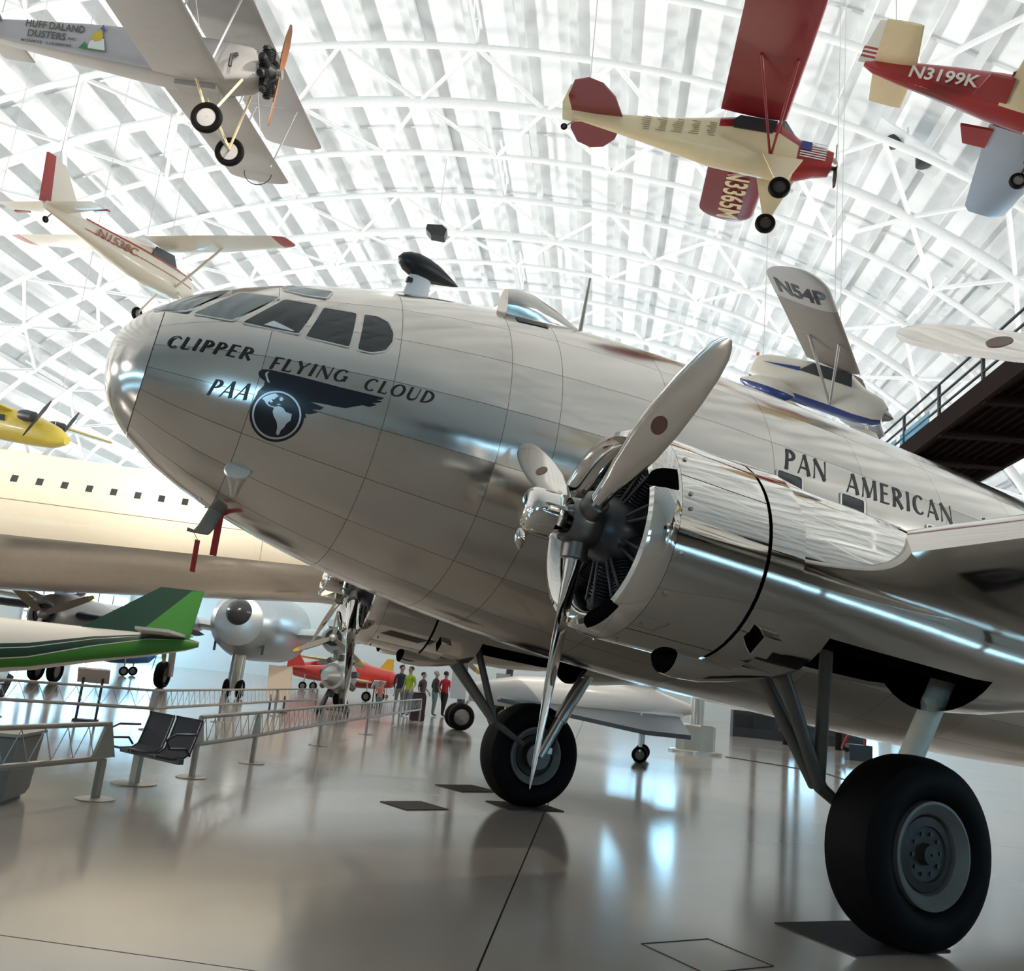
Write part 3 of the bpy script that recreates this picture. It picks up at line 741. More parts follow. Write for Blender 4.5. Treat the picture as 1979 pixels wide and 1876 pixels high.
    # exhaust stubs above, outlet box and chin scoop below
    if l > 0:
        for (a, t, r) in ((4.02, 93, 0.062), (4.16, 100, 0.066), (4.00, 104, 0.055)):
            tt = math.radians(t + 8); p = T(A(a), c[0] + 0.79 * math.cos(tt) , c[1] + 0.79 * math.sin(tt))
            st = MB(); st.lathe([(0.0, r * 0.8), (0.0, r), (-0.34, r * 1.05), (-0.5, r * .4)], 14, p, (1, 0, 0.1), caps=False); st.build('intake_pipe', M_CHROME, no)
            MB().lathe([(-0.05, 0.002), (-0.05, r * 0.95)], 14, p, (1, 0, 0.1), caps=False).build('pipe_bore', M_VOID, no)
    fr = MB(); rg = []
    for t_, h_, w_ in ((0, .10, .15), (.12, .14, .18), (.4, .15, .19), (.75, .10, .17), (1.1, .01, .13)):
        cc = math.radians(103); cdv = V((0, math.cos(cc), math.sin(cc))); tdv = V((0, -math.sin(cc), math.cos(cc)))
        rg.append([T(A(4.28 + t_), *c) + cdv * (0.66 + (h_ + .06) * math.sin(math.pi * k / 10) ** .8) + tdv * (w_ * math.cos(math.pi * k / 10)) for k in range(11)])
    fr.loft(rg); fr.build('intake_fairing', M_CHROME, no)
    tt = math.radians(-47); p = T(A(4.36), c[0] + 0.75 * math.cos(tt), c[1] + 0.75 * math.sin(tt)); rot = Matrix.Rotation(tt, 3, 'X')
    ob = MB(); ob.box(p, (0.14, 0.10, 0.17), rot=rot); oo = ob.build('outlet_box', M_CHROME, no, smooth=0)
    MB().box(p + V((0.068, 0, 0)), (0.012, 0.085, 0.15), rot=rot).build('outlet_mouth', M_VOID, oo, smooth=0)
    ch = MB(); rr_ = []
    for t, h in ((0, 0.12), (0.08, 0.13), (0.3, 0.12), (0.55, 0.07), (0.8, 0.0)):
        rr_.append([T(A(3.98 + t), c[0] + 0.15 * math.cos(math.pi + math.pi * k / 12), c[1] - 0.68 + (h + 0.04) * math.sin(math.pi + math.pi * k / 12)) for k in range(13)])
    ch.loft(rr_); co = ch.build('chin_scoop', M_CHROME, no)
    mo = [q + V((0.004, 0, 0)) for q in rr_[0]]; MB().add([p * 0.999 for p in mo], [tuple(range(13))]).build('scoop_mouth', M_VOID, co, smooth=0)
    # radial engine
    eng = MB(); eng.lathe([(-3.25, 0.05), (-3.27, 0.16), (-3.34, 0.22), (-3.50, 0.25), (-3.6, 0.25)], 28, T(da, *c), (1, 0, 0))
    eo = eng.build('crankcase', M_ENGG, no)
    cy = None
    for k in range(9):
        t = 2 * math.pi * k / 9 + 0.2; dr = V((0, math.cos(t), math.sin(t))); o = T(A(3.50), *c)
        if cy is None:
            m = MB(); q = [(0.22, 0.062)]
            for i in range(9): q += [(0.24 + i * 0.024, 0.062), (0.246 + i * 0.024, 0.088), (0.256 + i * 0.024, 0.088), (0.262 + i * 0.024, 0.062)]
            q += [(0.47, 0.07), (0.50, 0.085), (0.535, 0.06)]
            m.lathe(q, 14, (0, 0, 0), (0, 0, 1), up=(1, 0, 0))
            c0 = m.build('cylinder', M_ENG, eo); cy = c0.data; oc = c0
        else:
            oc = bpy.data.objects.new('cylinder', cy); COL.objects.link(oc); oc.parent = no
        oc.parent = no
        y = V((1, 0, 0)).cross(dr) * -1
        xax = V((1, 0, 0)); zax = dr; yax = zax.cross(xax)
        oc.matrix_local = Matrix(((xax.x, yax.x, zax.x, o.x), (xax.y, yax.y, zax.y, o.y), (xax.z, yax.z, zax.z, o.z), (0, 0, 0, 1)))
        for e in (-1, 1):
            t2 = t + e * 0.10; d2 = V((0, math.cos(t2), math.sin(t2)))
            MB().tube([o + d2 * 0.22 + V((0.12, 0, 0)), o + d2 * 0.50 + V((0.07, 0, 0))], 0.011, 6).build('pushrod', M_ENGG, no)
    # propeller
    hub = (a_hub, l, u)
    hb = MB(); hb.lathe([(-0.22, 0.09), (-0.14, 0.15), (0.0, 0.165), (0.10, 0.15), (0.14, 0.13)], 24, T(*hub), (1, 0, 0))
    ho = hb.build('propeller_hub', M_HUB, root)
    dm = MB(); dm.lathe([(0.12, 0.14), (0.14, 0.15), (0.33, 0.15), (0.375, 0.145), (0.405, 0.125), (0.425, 0.08), (0.43, 0.01)], 28, T(*hub), (1, 0, 0)); dm.build('propeller_dome', M_CHROME, ho)
    for k in range(3):
        ang = phase + k * 2 * math.pi / 3
        bm_, (h, d, tang, fw) = blade_mb(hub, ang); bm_.build('propeller_blade', M_BLADE, ho)
        MB().lathe([(0.10, 0.088), (0.24, 0.088), (0.25, 0.075)], 16, h, d).build('blade_clamp', M_HUB, ho)
        for sg in (1, -1):
            r = 1.0; b = math.radians(42.7); chd = tang * math.cos(b) + fw * math.sin(b); nn = (-tang * math.sin(b) + fw * math.cos(b)) * sg
            o = h + d * r
            n = 20; P = [o + nn * (0.0195) + chd * (0.048 * math.cos(2 * math.pi * i / n)) + d * (0.066 * math.sin(2 * math.pi * i / n)) for i in range(n)]
            P2 = [o + nn * (0.008) + chd * (0.048 * math.cos(2 * math.pi * i / n)) + d * (0.066 * math.sin(2 * math.pi * i / n)) for i in range(n)]
            MB().loft([P2, P]).build('blade_decal', pm('brown_decal', (0.14, 0.06, 0.045), 0.35), ho, label='brown oval maker decal')
    return no
engine(3.16, 3.171, -1.134, math.radians(-1.5), wheel=True)
engine(-3.16, 3.45, -1.134, math.radians(30), far=True, wheel=True)
engine(6.60, 3.70, -0.88, math.radians(244), far=True)
engine(-6.60, 4.20, -0.88, math.radians(60), far=True)

# ---- main landing gear
def gear(s):
    l = 3.164 * s; W = T(6.399, l, -2.798)
    inv = PLM.inverted(); zw = (inv.to_3x3() @ V((0, 0, 1))).normalized()   # true vertical in plane coordinates
    ax = V((0, 1, 0)); fx = ax.cross(zw).normalized()
    R, hw = 0.69, 0.245
    pr = [(-hw * 0.62, 0.375), (-hw * 0.80, 0.395), (-hw * 0.97, 0.46), (-hw, 0.53), (-hw * 0.94, 0.60), (-hw * 0.78, 0.655), (-hw * 0.45, 0.683), (0, R), (hw * 0.45, 0.683), (hw * 0.78, 0.655), (hw * 0.94, 0.60), (hw, 0.53), (hw * 0.97, 0.46), (hw * 0.80, 0.395), (hw * 0.62, 0.375)]
    t = MB(); t.lathe(pr, 64, W, ax, caps=False)
    leg = MB()
    top = T(6.42, l, -1.25) if True else None
    # single-leg strut on the inboard side of the wheel
    y_in = -s * 0.30
    pA = T(6.44, l, -1.45); 
    leg.tube([T(7.02, l + y_in, -1.40), W + V((-0.27, y_in, 0)) + zw * 0.52], 0.095, 16)
    lo = leg.build('landing_gear_leg', M_CREAMS if s > 0 else M_STEEL, root)
    t.build('tyre', M_TYRE, lo)
    rm = MB(); rm.lathe([(-hw * 0.60, 0.38), (-hw * 0.92, 0.38), (-hw * 0.94, 0.36), (-hw * 0.70, 0.285), (-hw * 0.5, 0.270), (hw * 0.5, 0.270), (hw * 0.70, 0.285), (hw * 0.94, 0.36), (hw * 0.92, 0.38), (hw * 0.60, 0.38)], 48, W, ax, caps=False)
    rm.build('wheel_rim', M_RIM, lo)
    for sd in (1, -1):
        hubm = MB(); hubm.lathe([(sd * hw * 0.50, 0.275), (sd * hw * 0.62, 0.262), (sd * hw * 0.66, 0.20), (sd * hw * 0.60, 0.19), (sd * hw * 0.58, 0.08), (sd * hw * 0.80, 0.07), (sd * hw * 0.80, 0.01)], 36, W, ax, caps=False)
        ho = hubm.build('wheel_disc', M_RIMD, lo)
        for k in range(10):
            q = 2 * math.pi * k / 10; p = W + fx * (0.145 * math.cos(q)) + zw * (0.145 * math.sin(q)) + ax * (sd * hw * 0.60)
            MB().lathe([(-0.01, 0.014), (0.012, 0.014)], 8, p, ax).build('wheel_bolt', M_BLACK, lo)
    axle = W + V((0, y_in, 0))
    MB().tube([W + V((0, y_in * 1.05, 0)), W], 0.06, 12).build('axle', M_STEEL, lo)
    MB().tube([W + V((-0.31, y_in, 0)) + zw * 0.60, axle], [0.075, 0.075], 14).build('oleo', M_STEEL, lo)
    MB().lathe([(0, 0.1), (0.05, 0.17), (0.09, 0.17), (0.1, 0.06)], 24, W + V((0, y_in * 0.72, 0)), V((0, -s, 0))).build('brake_drum', M_RIM, lo)
    # drag strut: V brace from the bay to the leg
    kn = W + V((0.68, y_in * 0.8, 0)) + zw * 0.33
    low = W + V((0.24, y_in * 0.9, 0)) + zw * 0.12
    for dy in (-0.20, 0.06):
        MB().tube([T(4.86, l + dy * 1.0, -1.62), kn + V((0, dy * 0.2, 0))], 0.052, 12).build('drag_strut', M_STRUTP, lo)
    MB().tube([T(5.22, l + 0.18, -1.50), kn], 0.048, 12).build('drag_strut', M_STRUTP, lo)
    MB().tube([kn, low], [0.05, 0.035], 10).build('drag_link', M_STRUTP, lo)
    for k, z in enumerate((0.15, 0.30)):
        MB().box(axle + V((-0.12, -s * 0.02, 0)) + zw * (z - 0.05), (0.10, 0.05, 0.08)).build('torque_link', M_STEEL, lo, smooth=0)
    MB().tube([W + V((-0.20, y_in * 0.9, 0)) + zw * 0.05, W + V((-0.30, y_in * 0.9, 0)) + zw * 0.42, W + V((0.0, y_in, 0)) + zw * 0.62], 0.016, 6).build('brake_hose', M_DARK, lo)
gear(1); gear(-1)
# ------------------------------------------------------------------ aircraft hanging from the roof
def RT(R, Tv):
    return Matrix(((R[0][0], R[0][1], R[0][2], Tv[0]), (R[1][0], R[1][1], R[1][2], Tv[1]), (R[2][0], R[2][1], R[2][2], Tv[2]), (0, 0, 0, 1)))
def roof_z(p):
    g = V((p.x, p.y, 0)).dot(LX) - G0
    return SPR + (RISE - 2.0) * math.sqrt(max(0, 1 - (g / (HW - 2.0)) ** 2))
def cables(rt, mw, pts):
    inv = mw.inverted()
    for p in pts:
        w = mw @ V(p); t = V((w.x, w.y, roof_z(w)))
        MB().tube([V(p), inv @ t], 0.012, 5).build('suspension_cable', M_CAB, rt)
def fus_loft(secs, n=24, p=2.3):
    out = MB(); return out.loft([ellipse_ring(x, 0, zc, hw, hh, n, p) for x, zc, hw, hh in secs])
def wheel(name, parent, c, r, w, hub_mat, axis=(0, 1, 0), tyre=None):
    c = V(c); ax = V(axis)
    o = MB().lathe([(-w * .3, r * .6), (-w * .5, r * .72), (-w * .48, r * .9), (-w * .25, r), (w * .25, r), (w * .48, r * .9), (w * .5, r * .72), (w * .3, r * .6)], 28, c, ax, caps=False).build(name, tyre or M_TYRE, parent)
    MB().lathe([(-w * .36, 0.01), (-w * .40, r * .2), (-w * .25, r * .62), (w * .25, r * .62), (w * .40, r * .2), (w * .36, 0.01)], 24, c, ax, caps=False).build('wheel_hub', hub_mat, o)
    return o
def slab(poly, th, o=(0, 0, 0), ex=(1, 0, 0), ey=(0, 1, 0)): return MB().prism(poly, o, ex, ey, th)
def roundtip(secs_le, chord, th, span, s, z, dih=0.0, sweep=0.0, taper=0.0, ntip=5, tipr=0.6, root=0.0):
    out = []
    ys = [root, span * 0.5, span - tipr] + [span - tipr * (1 - math.sin(math.pi / 2 * k / ntip)) for k in range(1, ntip + 1)]
    for y in ys:
        c = chord * (1 - taper * y / span); le = secs_le - sweep * y
        if y > span - tipr:
            k = (y - (span - tipr)) / tipr; c2 = c * math.sqrt(max(1 - k * k * 0.93, 0.02)); le -= (c - c2) * 0.45; c = c2
        out.append((V((le, s * y, z + dih * y)), c, th))
    return out

# ---- red and cream high-wing trainer
def cub():
    mw = RT([[0.9828, 0.1148, 0.1444], [-0.1055, 0.9919, -0.0705], [-0.1513, 0.0541, 0.987]], (6.979, 19.149, 14.520))
    rt = thing('high_wing_airplane', 'hanging red and cream high-wing airplane with a flag painted on its cowling', 'airplane', mat=mw)
    secs = [(-0.10, -.02, .30, .26), (-0.45, -.02, .36, .34), (-0.95, -.08, .40, .50), (-1.45, .08, .41, .70), (-2.2, .12, .41, .70), (-2.9, .06, .39, .60), (-4.0, .06, .29, .40), (-5.4, .12, .16, .22), (-6.5, .18, .05, .12)]
    def mf(i, j):
        # red nose and spine, cream sides and belly
        t = (j + 0.5) / 24 * 360
        if i < 2: return 1
        if 62 < t < 118: return 1
        if i in (2, 3, 4) and (18 < t < 162): return 1
        return 0
    n = 24
    MB().loft([ellipse_ring(x, 0, zc, hw, hh, n, 2.6) for x, zc, hw, hh in secs], mf=mf).build('fuselage', [M_CREAM, M_RED], rt)
    for s in (-1, 1):
        w = wing_mb(roundtip(-1.35, 1.6, 0.11, 5.3, s, 0.78, 0.012, root=0.30)).build('wing', M_DRED, rt)
        if s > 0:
            letter_plate('wing_number', 'N3365M', M_CREAM, w, (-2.40, 2.2, 0.70), (0, 1, 0), (1, 0, 0), 2.7, 0.66)
        for xa in (-1.55, -2.35):
            MB().tube([(-1.55, s * .36, -.32), (xa, s * 2.55, .74)], 0.032, 8).build('wing_strut', M_DRED, rt)
        # landing gear vee
        MB().prism([(-.80, -.30), (-1.75, -.30), (-1.28, -1.32), (-1.20, -1.32)], (0, s * .34, 0), (1, 0, 0), (0, -s * .45, 1), 0.03).build('gear_fairing', M_CREAM, rt)
        wheel('wheel', rt, (-1.24, s * .90, -1.33), .25, .17, M_RIMD)
        MB().prism([(-1.62, .28), (-2.55, .28), (-2.62, .45), (-2.45, .62), (-1.55, .62)], (0, s * .425, 0), (1, 0, 0), (0, 0, 1), 0.02).build('cabin_window', M_GLASS, rt)
        tp = [(-5.25, .10), (-5.45, .9), (-5.75, 1.35), (-6.1, 1.48), (-6.45, 1.3), (-6.62, .7), (-6.55, .1)]
        MB().prism([(x, y) for x, y in tp], (0, 0, .24), (1, 0, 0), (0, s, 0), 0.04).build('tailplane', M_DRED, rt)
    fin = [(-5.3, .22), (-5.65, .75), (-6.05, 1.16), (-6.4, 1.22), (-6.75, .95), (-6.85, .45), (-6.75, .0), (-6.5, -.02)]
    MB().prism(fin, (0, 0, 0), (1, 0, 0), (0, 0, 1), 0.05).build('tail_fin', M_CREAM, rt)
    MB().prism([(-1.0, .30), (-1.36, .74), (-1.45, .74), (-1.4, .35)], (0, 0, 0), (1, 0, 0), (0, 0, 1), 0.62).build('windscreen', M_GLASSL, rt)
    MB().tube([(-6.4, 0, .05), (-6.62, 0, -.18)], .02, 6).build('tail_spring', M_STEEL, rt)
    wheel('tail_wheel', rt, (-6.66, 0, -.20), .085, .06, M_RIMD)
    MB().lathe([(-0.10, .20), (0.02, .14), (.09, .03)], 16, (0, 0, -.02)).build('spinner', M_STEEL, rt)
    for a in (0.5, 0.5 + math.pi):
        d = V((0, math.sin(a), math.cos(a))); t = V((0.25, d.z, -d.y))
        MB().prism([(-.06, .05), (.06, .05), (.075, .5), (.04, .9), (-.04, .9), (-.075, .5)], (0.03, 0, -.02), t, d, .025).build('propeller_blade', M_BLACK, rt)
    # painted flag on the starboard cowling
    fl = MB()
    o = V((-.90, -.412, .24)); ex = V((.62, .035, 0)); ey = V((0, 0, -.40))
    for k in range(7):
        y0 = k / 6.5; x0 = .42 if k < 4 else 0
        fl.add([o + ex * x0 + ey * y0, o + ex + ey * y0, o + ex + ey * (y0 + .077), o + ex * x0 + ey * (y0 + .077)], [(0, 1, 2, 3)])
    fo = fl.build('flag_stripes', M_WHITED, rt, smooth=0)
    MB().add([o, o + ex * .4, o + ex * .4 + ey * .52, o + ey * .52], [(0, 1, 2, 3)]).build('flag_canton', M_BLUEP, fo, smooth=0)
    # small painted name list on the starboard rear fuselage
    M_INK = pm('faded_brown_ink', (0.34, 0.27, 0.17), 0.6)
    for c in range(5):
        ln = MB(); x = -2.95 - c * .40
        for k in range(7):
            w = random.uniform(.14, .27); z = .32 - k * .055 - c * .01; hw = .375 - (abs(x) - 2.9) * .082 + .012
            ln.add([V((x - w, -hw + .012 * 0, z)), V((x, -hw, z)), V((x, -hw, z + .026)), V((x - w, -hw, z + .026))], [(0, 1, 2, 3)])
        ln.build('painted_name_column', M_INK, rt, smooth=0)
    cables(rt, mw, [(-1.9, .3, .85), (-1.9, -.3, .85), (-6.3, 0, 1.15)])
cub()

# ---- white and red high-wing airplane, far left
def cessna():
    mw = RT([[0.2402, -0.9707, -0.0068], [0.9602, 0.2386, -0.1451], [0.1425, 0.0284, 0.9894]], (-12.924, 31.446, 14.766))
    rt = thing('high_wing_airplane', 'small white hanging airplane with a red-edged fin and thin red side stripes', 'airplane', mat=mw)
    secs = [(0, 0, .30, .26), (-.35, 0, .44, .42), (-.9, -.02, .50, .52), (-1.6, .12, .54, .66), (-2.4, .18, .54, .70), (-3.3, .16, .50, .62), (-4.4, .2, .36, .44), (-5.8, .3, .2, .28), (-7.3, .42, .06, .14)]
    def mf(i, j):
        t = (j + .5) / 24 * 360
        if (t < 15 or t > 345 or 165 < t < 195) and False: return 1
        if 60 < t < 120 and 4 < i < 7: return 1
        return 0
    MB().loft([ellipse_ring(x, 0, zc, hw, hh, 24, 2.6) for x, zc, hw, hh in secs], mf=mf).build('fuselage', [M_WHITEP, M_RED], rt)
    for s in (-1, 1):
        w = wing_mb([(V((-1.55, s * .3, .98)), 1.6, .12), (V((-1.55, s * 2.6, 1.02)), 1.6, .12), (V((-1.85, s * 5.0, 1.08)), 1.15, .11)]).build('wing', M_WHITEP, rt)
        wing_mb([(V((-1.85, s * 5.0, 1.08)), 1.15, .115), (V((-1.95, s * 5.35, 1.09)), .95, .10), (V((-2.1, s * 5.45, 1.09)), .7, .05)]).build('wing_tip', M_RED, w)
        MB().tube([(-1.4, s * .52, -.25), (-2.1, s * 2.7, .96)], .045, 8).build('wing_strut', M_WHITEP, rt)
        wing_mb([(V((-6.45, s * .05, .45)), .95, .09), (V((-6.75, s * 1.65, .47)), .6, .08)]).build('tailplane', M_WHITEP, rt)
        MB().box((-6.62, s * 1.42, .472), (.12, .5, .06)).build('tailplane_edge', M_RED, rt, smooth=0)
        st = MB(); st.prism([(-.3, .0), (-5.6, .30), (-5.6, .33), (-.3, .05)], (0, s * .02, 0), (1, 0, 0), (0, 0, 1), 1.105); 
        # side stripes follow the hull
        for (z0, hh) in ((-.04, .028), (.26, .055)):
            v = []; f = []
            for k, x in enumerate((-.4, -.9, -1.6, -2.4, -3.3, -4.4, -5.8)):
                y = {-.4: .45, -.9: .505, -1.6: .545, -2.4: .545, -3.3: .505, -4.4: .365, -5.8: .205}[x] + .006
                zz = z0 + (-x) * .045
                v += [V((x, s * y, zz)), V((x, s * y, zz + hh))]
                if k: f.append((2 * k - 2, 2 * k, 2 * k + 1, 2 * k - 1))
            MB().add(v, f).build('side_stripe', M_RED, rt)
        MB().prism([(-1.5, .42), (-2.9, .42), (-2.7, .78), (-1.7, .80)], (0, s * .51, 0), (1, 0, 0), (0, 0, 1), .05).build('cabin_window', M_GLASS, rt)
        MB().tube([(-1.1, s * .4, -.35), (-1.15, s * 1.1, -1.15)], .04, 8).build('gear_leg', M_WHITEP, rt)
        wheel('wheel', rt, (-1.15, s * 1.15, -1.2), .24, .15, M_RIM)
    letter_plate('registration', 'N1538C', pm('brown_red_letters', (.30, .10, .07), .5), rt, (-5.35, -.315, .17), (.994, -.10, -.045), (0, 0, 1), 1.75, .27, .25)
    fin = [(-5.7, .45), (-6.7, 1.85), (-7.35, 1.9), (-7.3, .45)]
    MB().prism(fin, (0, 0, 0), (1, 0, 0), (0, 0, 1), .07).build('tail_fin', M_WHITEP, rt)
    MB().prism([(-7.12, .45), (-7.14, 1.95), (-7.45, 1.95), (-7.5, .45)], (0, 0, 0), (1, 0, 0), (0, 0, 1), .08).build('rudder', M_RED, rt)
    wheel('tail_wheel', rt, (-7.2, 0, -.02), .10, .07, M_RIMD); MB().tube([(-6.9, 0, .35), (-7.2, 0, 0)], .02, 6).build('tail_spring', M_STEEL, rt)
    MB().lathe([(-.05, .2), (.12, .12), (.25, .01)], 16, (0, 0, 0)).build('spinner', M_STEEL, rt)
    for a in (.9, .9 + math.pi):
        d = V((0, math.sin(a), math.cos(a))); t = V((.3, d.z, -d.y)); MB().prism([(-.07, .05), (.07, .05), (.08, .6), (.03, 1.0), (-.03, 1.0), (-.08, .6)], (.05, 0, 0), t, d, .03).build('propeller_blade', M_DARK, rt)
    cables(rt, mw, [(-2, .5, 1.0), (-2, -.5, 1.0), (-7.0, 0, 1.6)])
cessna()

# ---- red and white low-wing sport plane, upper right
def swift():
    mw = RT([[0.9147, 0.2501, 0.3175], [-0.2359, 0.9682, -0.0829], [-0.3281, 0.0009, 0.9446]], (12.916, 17.395, 15.008))
    rt = thing('low_wing_airplane', 'red and white low-wing airplane cut by the right edge of the photo', 'airplane', mat=mw)
    secs = [(.2, -.1, .30, .30), (-.2, -.1, .45, .45), (-1.0, -.08, .52, .52), (-2.0, -.02, .54, .56), (-2.9, .02, .48, .50), (-3.9, .08, .34, .40), (-5.0, .12, .18, .28), (-5.7, .14, .08, .17), (-5.95, .16, .03, .06)]
    def mf(i, j): return 1 if i < 3 else 0
    MB().loft([ellipse_ring(x, 0, zc, hw, hh, 24, 2.5) for x, zc, hw, hh in secs], mf=mf).build('fuselage', [M_RED, M_CREAM], rt)
    for s in (-1, 1):
        w = wing_mb([(V((-1.0, s * .35, -.42)), 1.75, .13), (V((-1.15, s * 2.4, -.30)), 1.45, .12), (V((-1.4, s * 4.2, -.18)), 1.05, .11), (V((-1.6, s * 4.45, -.17)), .7, .08)]).build('wing', M_CREAM if s < 0 else pm('pale_silver_wing', (.55, .58, .64), .28, .6), rt)
        fl = [(-2.6, .5), (-3.35, .55), (-3.15, 1.25), (-2.62, 1.25)]
        MB().prism(fl, (0, 0, -.46), (1, 0, 0), (0, s, .05), .06).build('wing_root_fairing', M_RED, rt)
        wing_mb([(V((-4.75, s * .05, .26)), 1.0, .09), (V((-4.85, s * 1.45, .28)), .82, .08)]).build('tailplane', M_CREAM, rt)
        MB().tube([(-1.55, s * .95, -.4), (-1.65, s * 1.0, -1.15)], .035, 8).build('gear_leg', M_DARK, rt)
        MB().prism([(-1.3, -.55), (-1.75, -.5), (-1.7, -.85), (-1.5, -.95)], (0, s * .85, 0), (1, 0, 0), (0, 0, 1), .03).build('gear_door', M_DARK, rt)
        wheel('wheel', rt, (-1.65, s * 1.02, -1.22), .20, .14, M_RIM)
        letter_plate('registration', 'N3199K', M_WHITEP, rt, (-4.85, s * .285, -.15) if s < 0 else (-2.75, s * .50, -.02), (s * -.993, -.105 * 1, 0) if s > 0 else (.993, -.118, -.03), (0, 0, 1), 1.55, .34)
        MB().prism([(-.9, .42), (-2.7, .40), (-2.2, .72), (-1.3, .76)], (0, s * .3, 0), (1, 0, 0), (0, 0, 1), .35).build('canopy', M_GLASSL, rt)
    MB().prism([(-4.9, .3), (-5.45, 1.42), (-5.85, 1.42), (-5.95, .25)], (0, 0, 0), (1, 0, 0), (0, 0, 1), .07).build('tail_fin', M_RED, rt)
    MB().prism([(-5.62, .25), (-5.75, 1.42), (-6.0, 1.40), (-6.12, .22)], (0, 0, 0), (1, 0, 0), (0, 0, 1), .08).build('rudder', M_WHITEP, rt)
    for k in range(3):
        MB().prism([(-5.66, .32 + k * .12), (-5.67, .38 + k * .12), (-6.1, .38 + k * .12), (-6.11, .32 + k * .12)], (0, 0, 0), (1, 0, 0), (0, 0, 1), .09).build('rudder_stripe', M_RED, rt, smooth=0)
    MB().lathe([(.2, .25), (.4, .16), (.55, .02)], 16, (0, 0, -.1)).build('spinner', M_STEEL, rt)
    cables(rt, mw, [(-1.8, .4, .5), (-1.8, -.4, .5), (-5.3, 0, .5)])
swift()

# ---- grey biplane crop duster, upper left
def duster():
    mw = RT([[0.9986, 0.0082, 0.053], [-0.0016, 0.9924, -0.123], [-0.0536, 0.1228, 0.991]], (-7.274, 20.747, 16.642))
    rt = thing('biplane', 'large grey hanging biplane crop duster with black radial engine and wooden propeller', 'airplane', mat=mw)
    secs = [(-.35, 0, .34, .36), (-.6, -.02, .46, .48), (-1.3, -.08, .50, .60), (-2.4, -.08, .50, .62), (-3.4, -.05, .48, .58), (-5, 0, .38, .48), (-7, .05, .22, .32), (-8.6, .1, .06, .14)]
    def mf(i, j):
        t = (j + .5) / 24 * 360
        return 1 if (140 < t < 220 or t < 40 or t > 320) else 0
    MB().loft([ellipse_ring(x, 0, zc, hw, hh, 24, 5.0) for x, zc, hw, hh in secs], mf=mf).build('fuselage', [M_GREYF, M_GREYF2], rt)
    for s in (-1, 1):
        wing_mb(roundtip(-1.1, 1.95, .085, 6.3, s, -.62, .03, root=.35, tipr=.35)).build('lower_wing', M_GREYF, rt)
        wing_mb(roundtip(-.55, 1.95, .085, 7.4, s, 1.30, .015, root=.0, tipr=.35)).build('upper_wing', M_GREYF, rt)
        for y in (1.1, 4.6):
            for x, x2 in ((-1.3, -.8), (-2.6, -2.1)):
                MB().tube([(x, s * y, -.58), (x2, s * y, 1.32)], .028, 8).build('wing_strut', M_CAB, rt)
        for a, b in (((-1.6, s * .5, -.6), (-1.1, s * 4.5, 1.3)), ((-1.6, s * 4.6, -.5), (-1.1, s * 1.1, 1.3))):
            MB().tube([a, b], .006, 4).build('bracing_wire', M_CAB, rt)
        MB().tube([(-.7, s * .40, -.5), (-1.2, s * .85, -1.85)], .035, 8).build('gear_strut', M_CREAM, rt)
        MB().tube([(-1.9, s * .42, -.6), (-1.2, s * .85, -1.85)], .035, 8).build('gear_strut', M_CREAM, rt)
        wheel('wheel', rt, (-1.2, s * .92, -1.9), .40, .13, M_GREYF2)
        # skid hoop under the lower wing tip
        hp = [(-1.5 - .45 + .45 * math.cos(math.pi * k / 10), s * 5.4, -.50 - .42 * math.sin(math.pi * k / 10)) for k in range(11)]
        MB().tube(hp, .014, 6).build('wing_skid', M_DARK, rt)
        wing_mb([(V((-7.3, s * .05, .25)), 1.2, .06), (V((-7.5, s * 1.8, .25)), .9, .05)]).build('tailplane', M_GREYF, rt)
    MB().tube([(-1.2, -.85, -1.88), (-1.2, .85, -1.88)], .03, 8).build('axle', M_STEEL, rt)
    MB().prism([(-7.4, .3), (-8.2, 1.5), (-8.9, 1.4), (-8.9, .1), (-8.5, 0)], (0, 0, 0), (1, 0, 0), (0, 0, 1), .07).build('tail_fin', M_GREYF, rt)
    MB().lathe([(-.4, .36), (-.2, .30), (-.08, .20), (.02, .10)], 20, (0, 0, 0)).build('crankcase', M_ENG, rt)
    cy = None
    for k in range(9):
        t = 2 * math.pi * k / 9; d = V((0, math.sin(t), math.cos(t)))
        q = [(.2, .09)]
        for i in range(6): q += [(.26 + i * .05, .09), (.27 + i * .05, .13), (.29 + i * .05, .13), (.30 + i * .05, .09)]
        q += [(.60, .12), (.66, .08)]
        if cy is None:
            o = MB().lathe(q, 10, (0, 0, 0), (0, 0, 1), up=(1, 0, 0)).build('cylinder', M_ENG, rt); cy = o.data
        else:
            o = bpy.data.objects.new('cylinder', cy); COL.objects.link(o); o.parent = rt
        xa = V((1, 0, 0)); ya = d.cross(xa)
        o.matrix_local = Matrix(((xa.x, ya.x, d.x, -.22), (xa.y, ya.y, d.y, 0), (xa.z, ya.z, d.z, 0), (0, 0, 0, 1)))
    MB().tube([(-.9, -.52, .1), (-1.0, -.62, .0), (-1.0, -.62, -.3)], .05, 8).build('exhaust_pipe', M_DARK, rt)
    for a in (.10, .10 + math.pi):
        d = V((0, math.sin(a), math.cos(a))); t = V((.55, d.z, -d.y)).normalized()
        MB().prism([(-.06, .02), (.06, .02), (.10, .5), (.11, .9), (.07, 1.35), (.02, 1.5), (-.03, 1.5), (-.09, 1.1), (-.10, .5)], (.10, 0, 0), t, d, .035).build('propeller_blade', M_WOOD, rt)
    MB().lathe([(.02, .12), (.16, .12), (.18, .05)], 14, (0, 0, 0)).build('propeller_boss', M_STEEL, rt)
    # hopper discharge box
    MB().box((-1.95, 0, -.72), (1.1, .55, .16)).build('dust_hopper_gate', M_GREYF, rt, smooth=0)
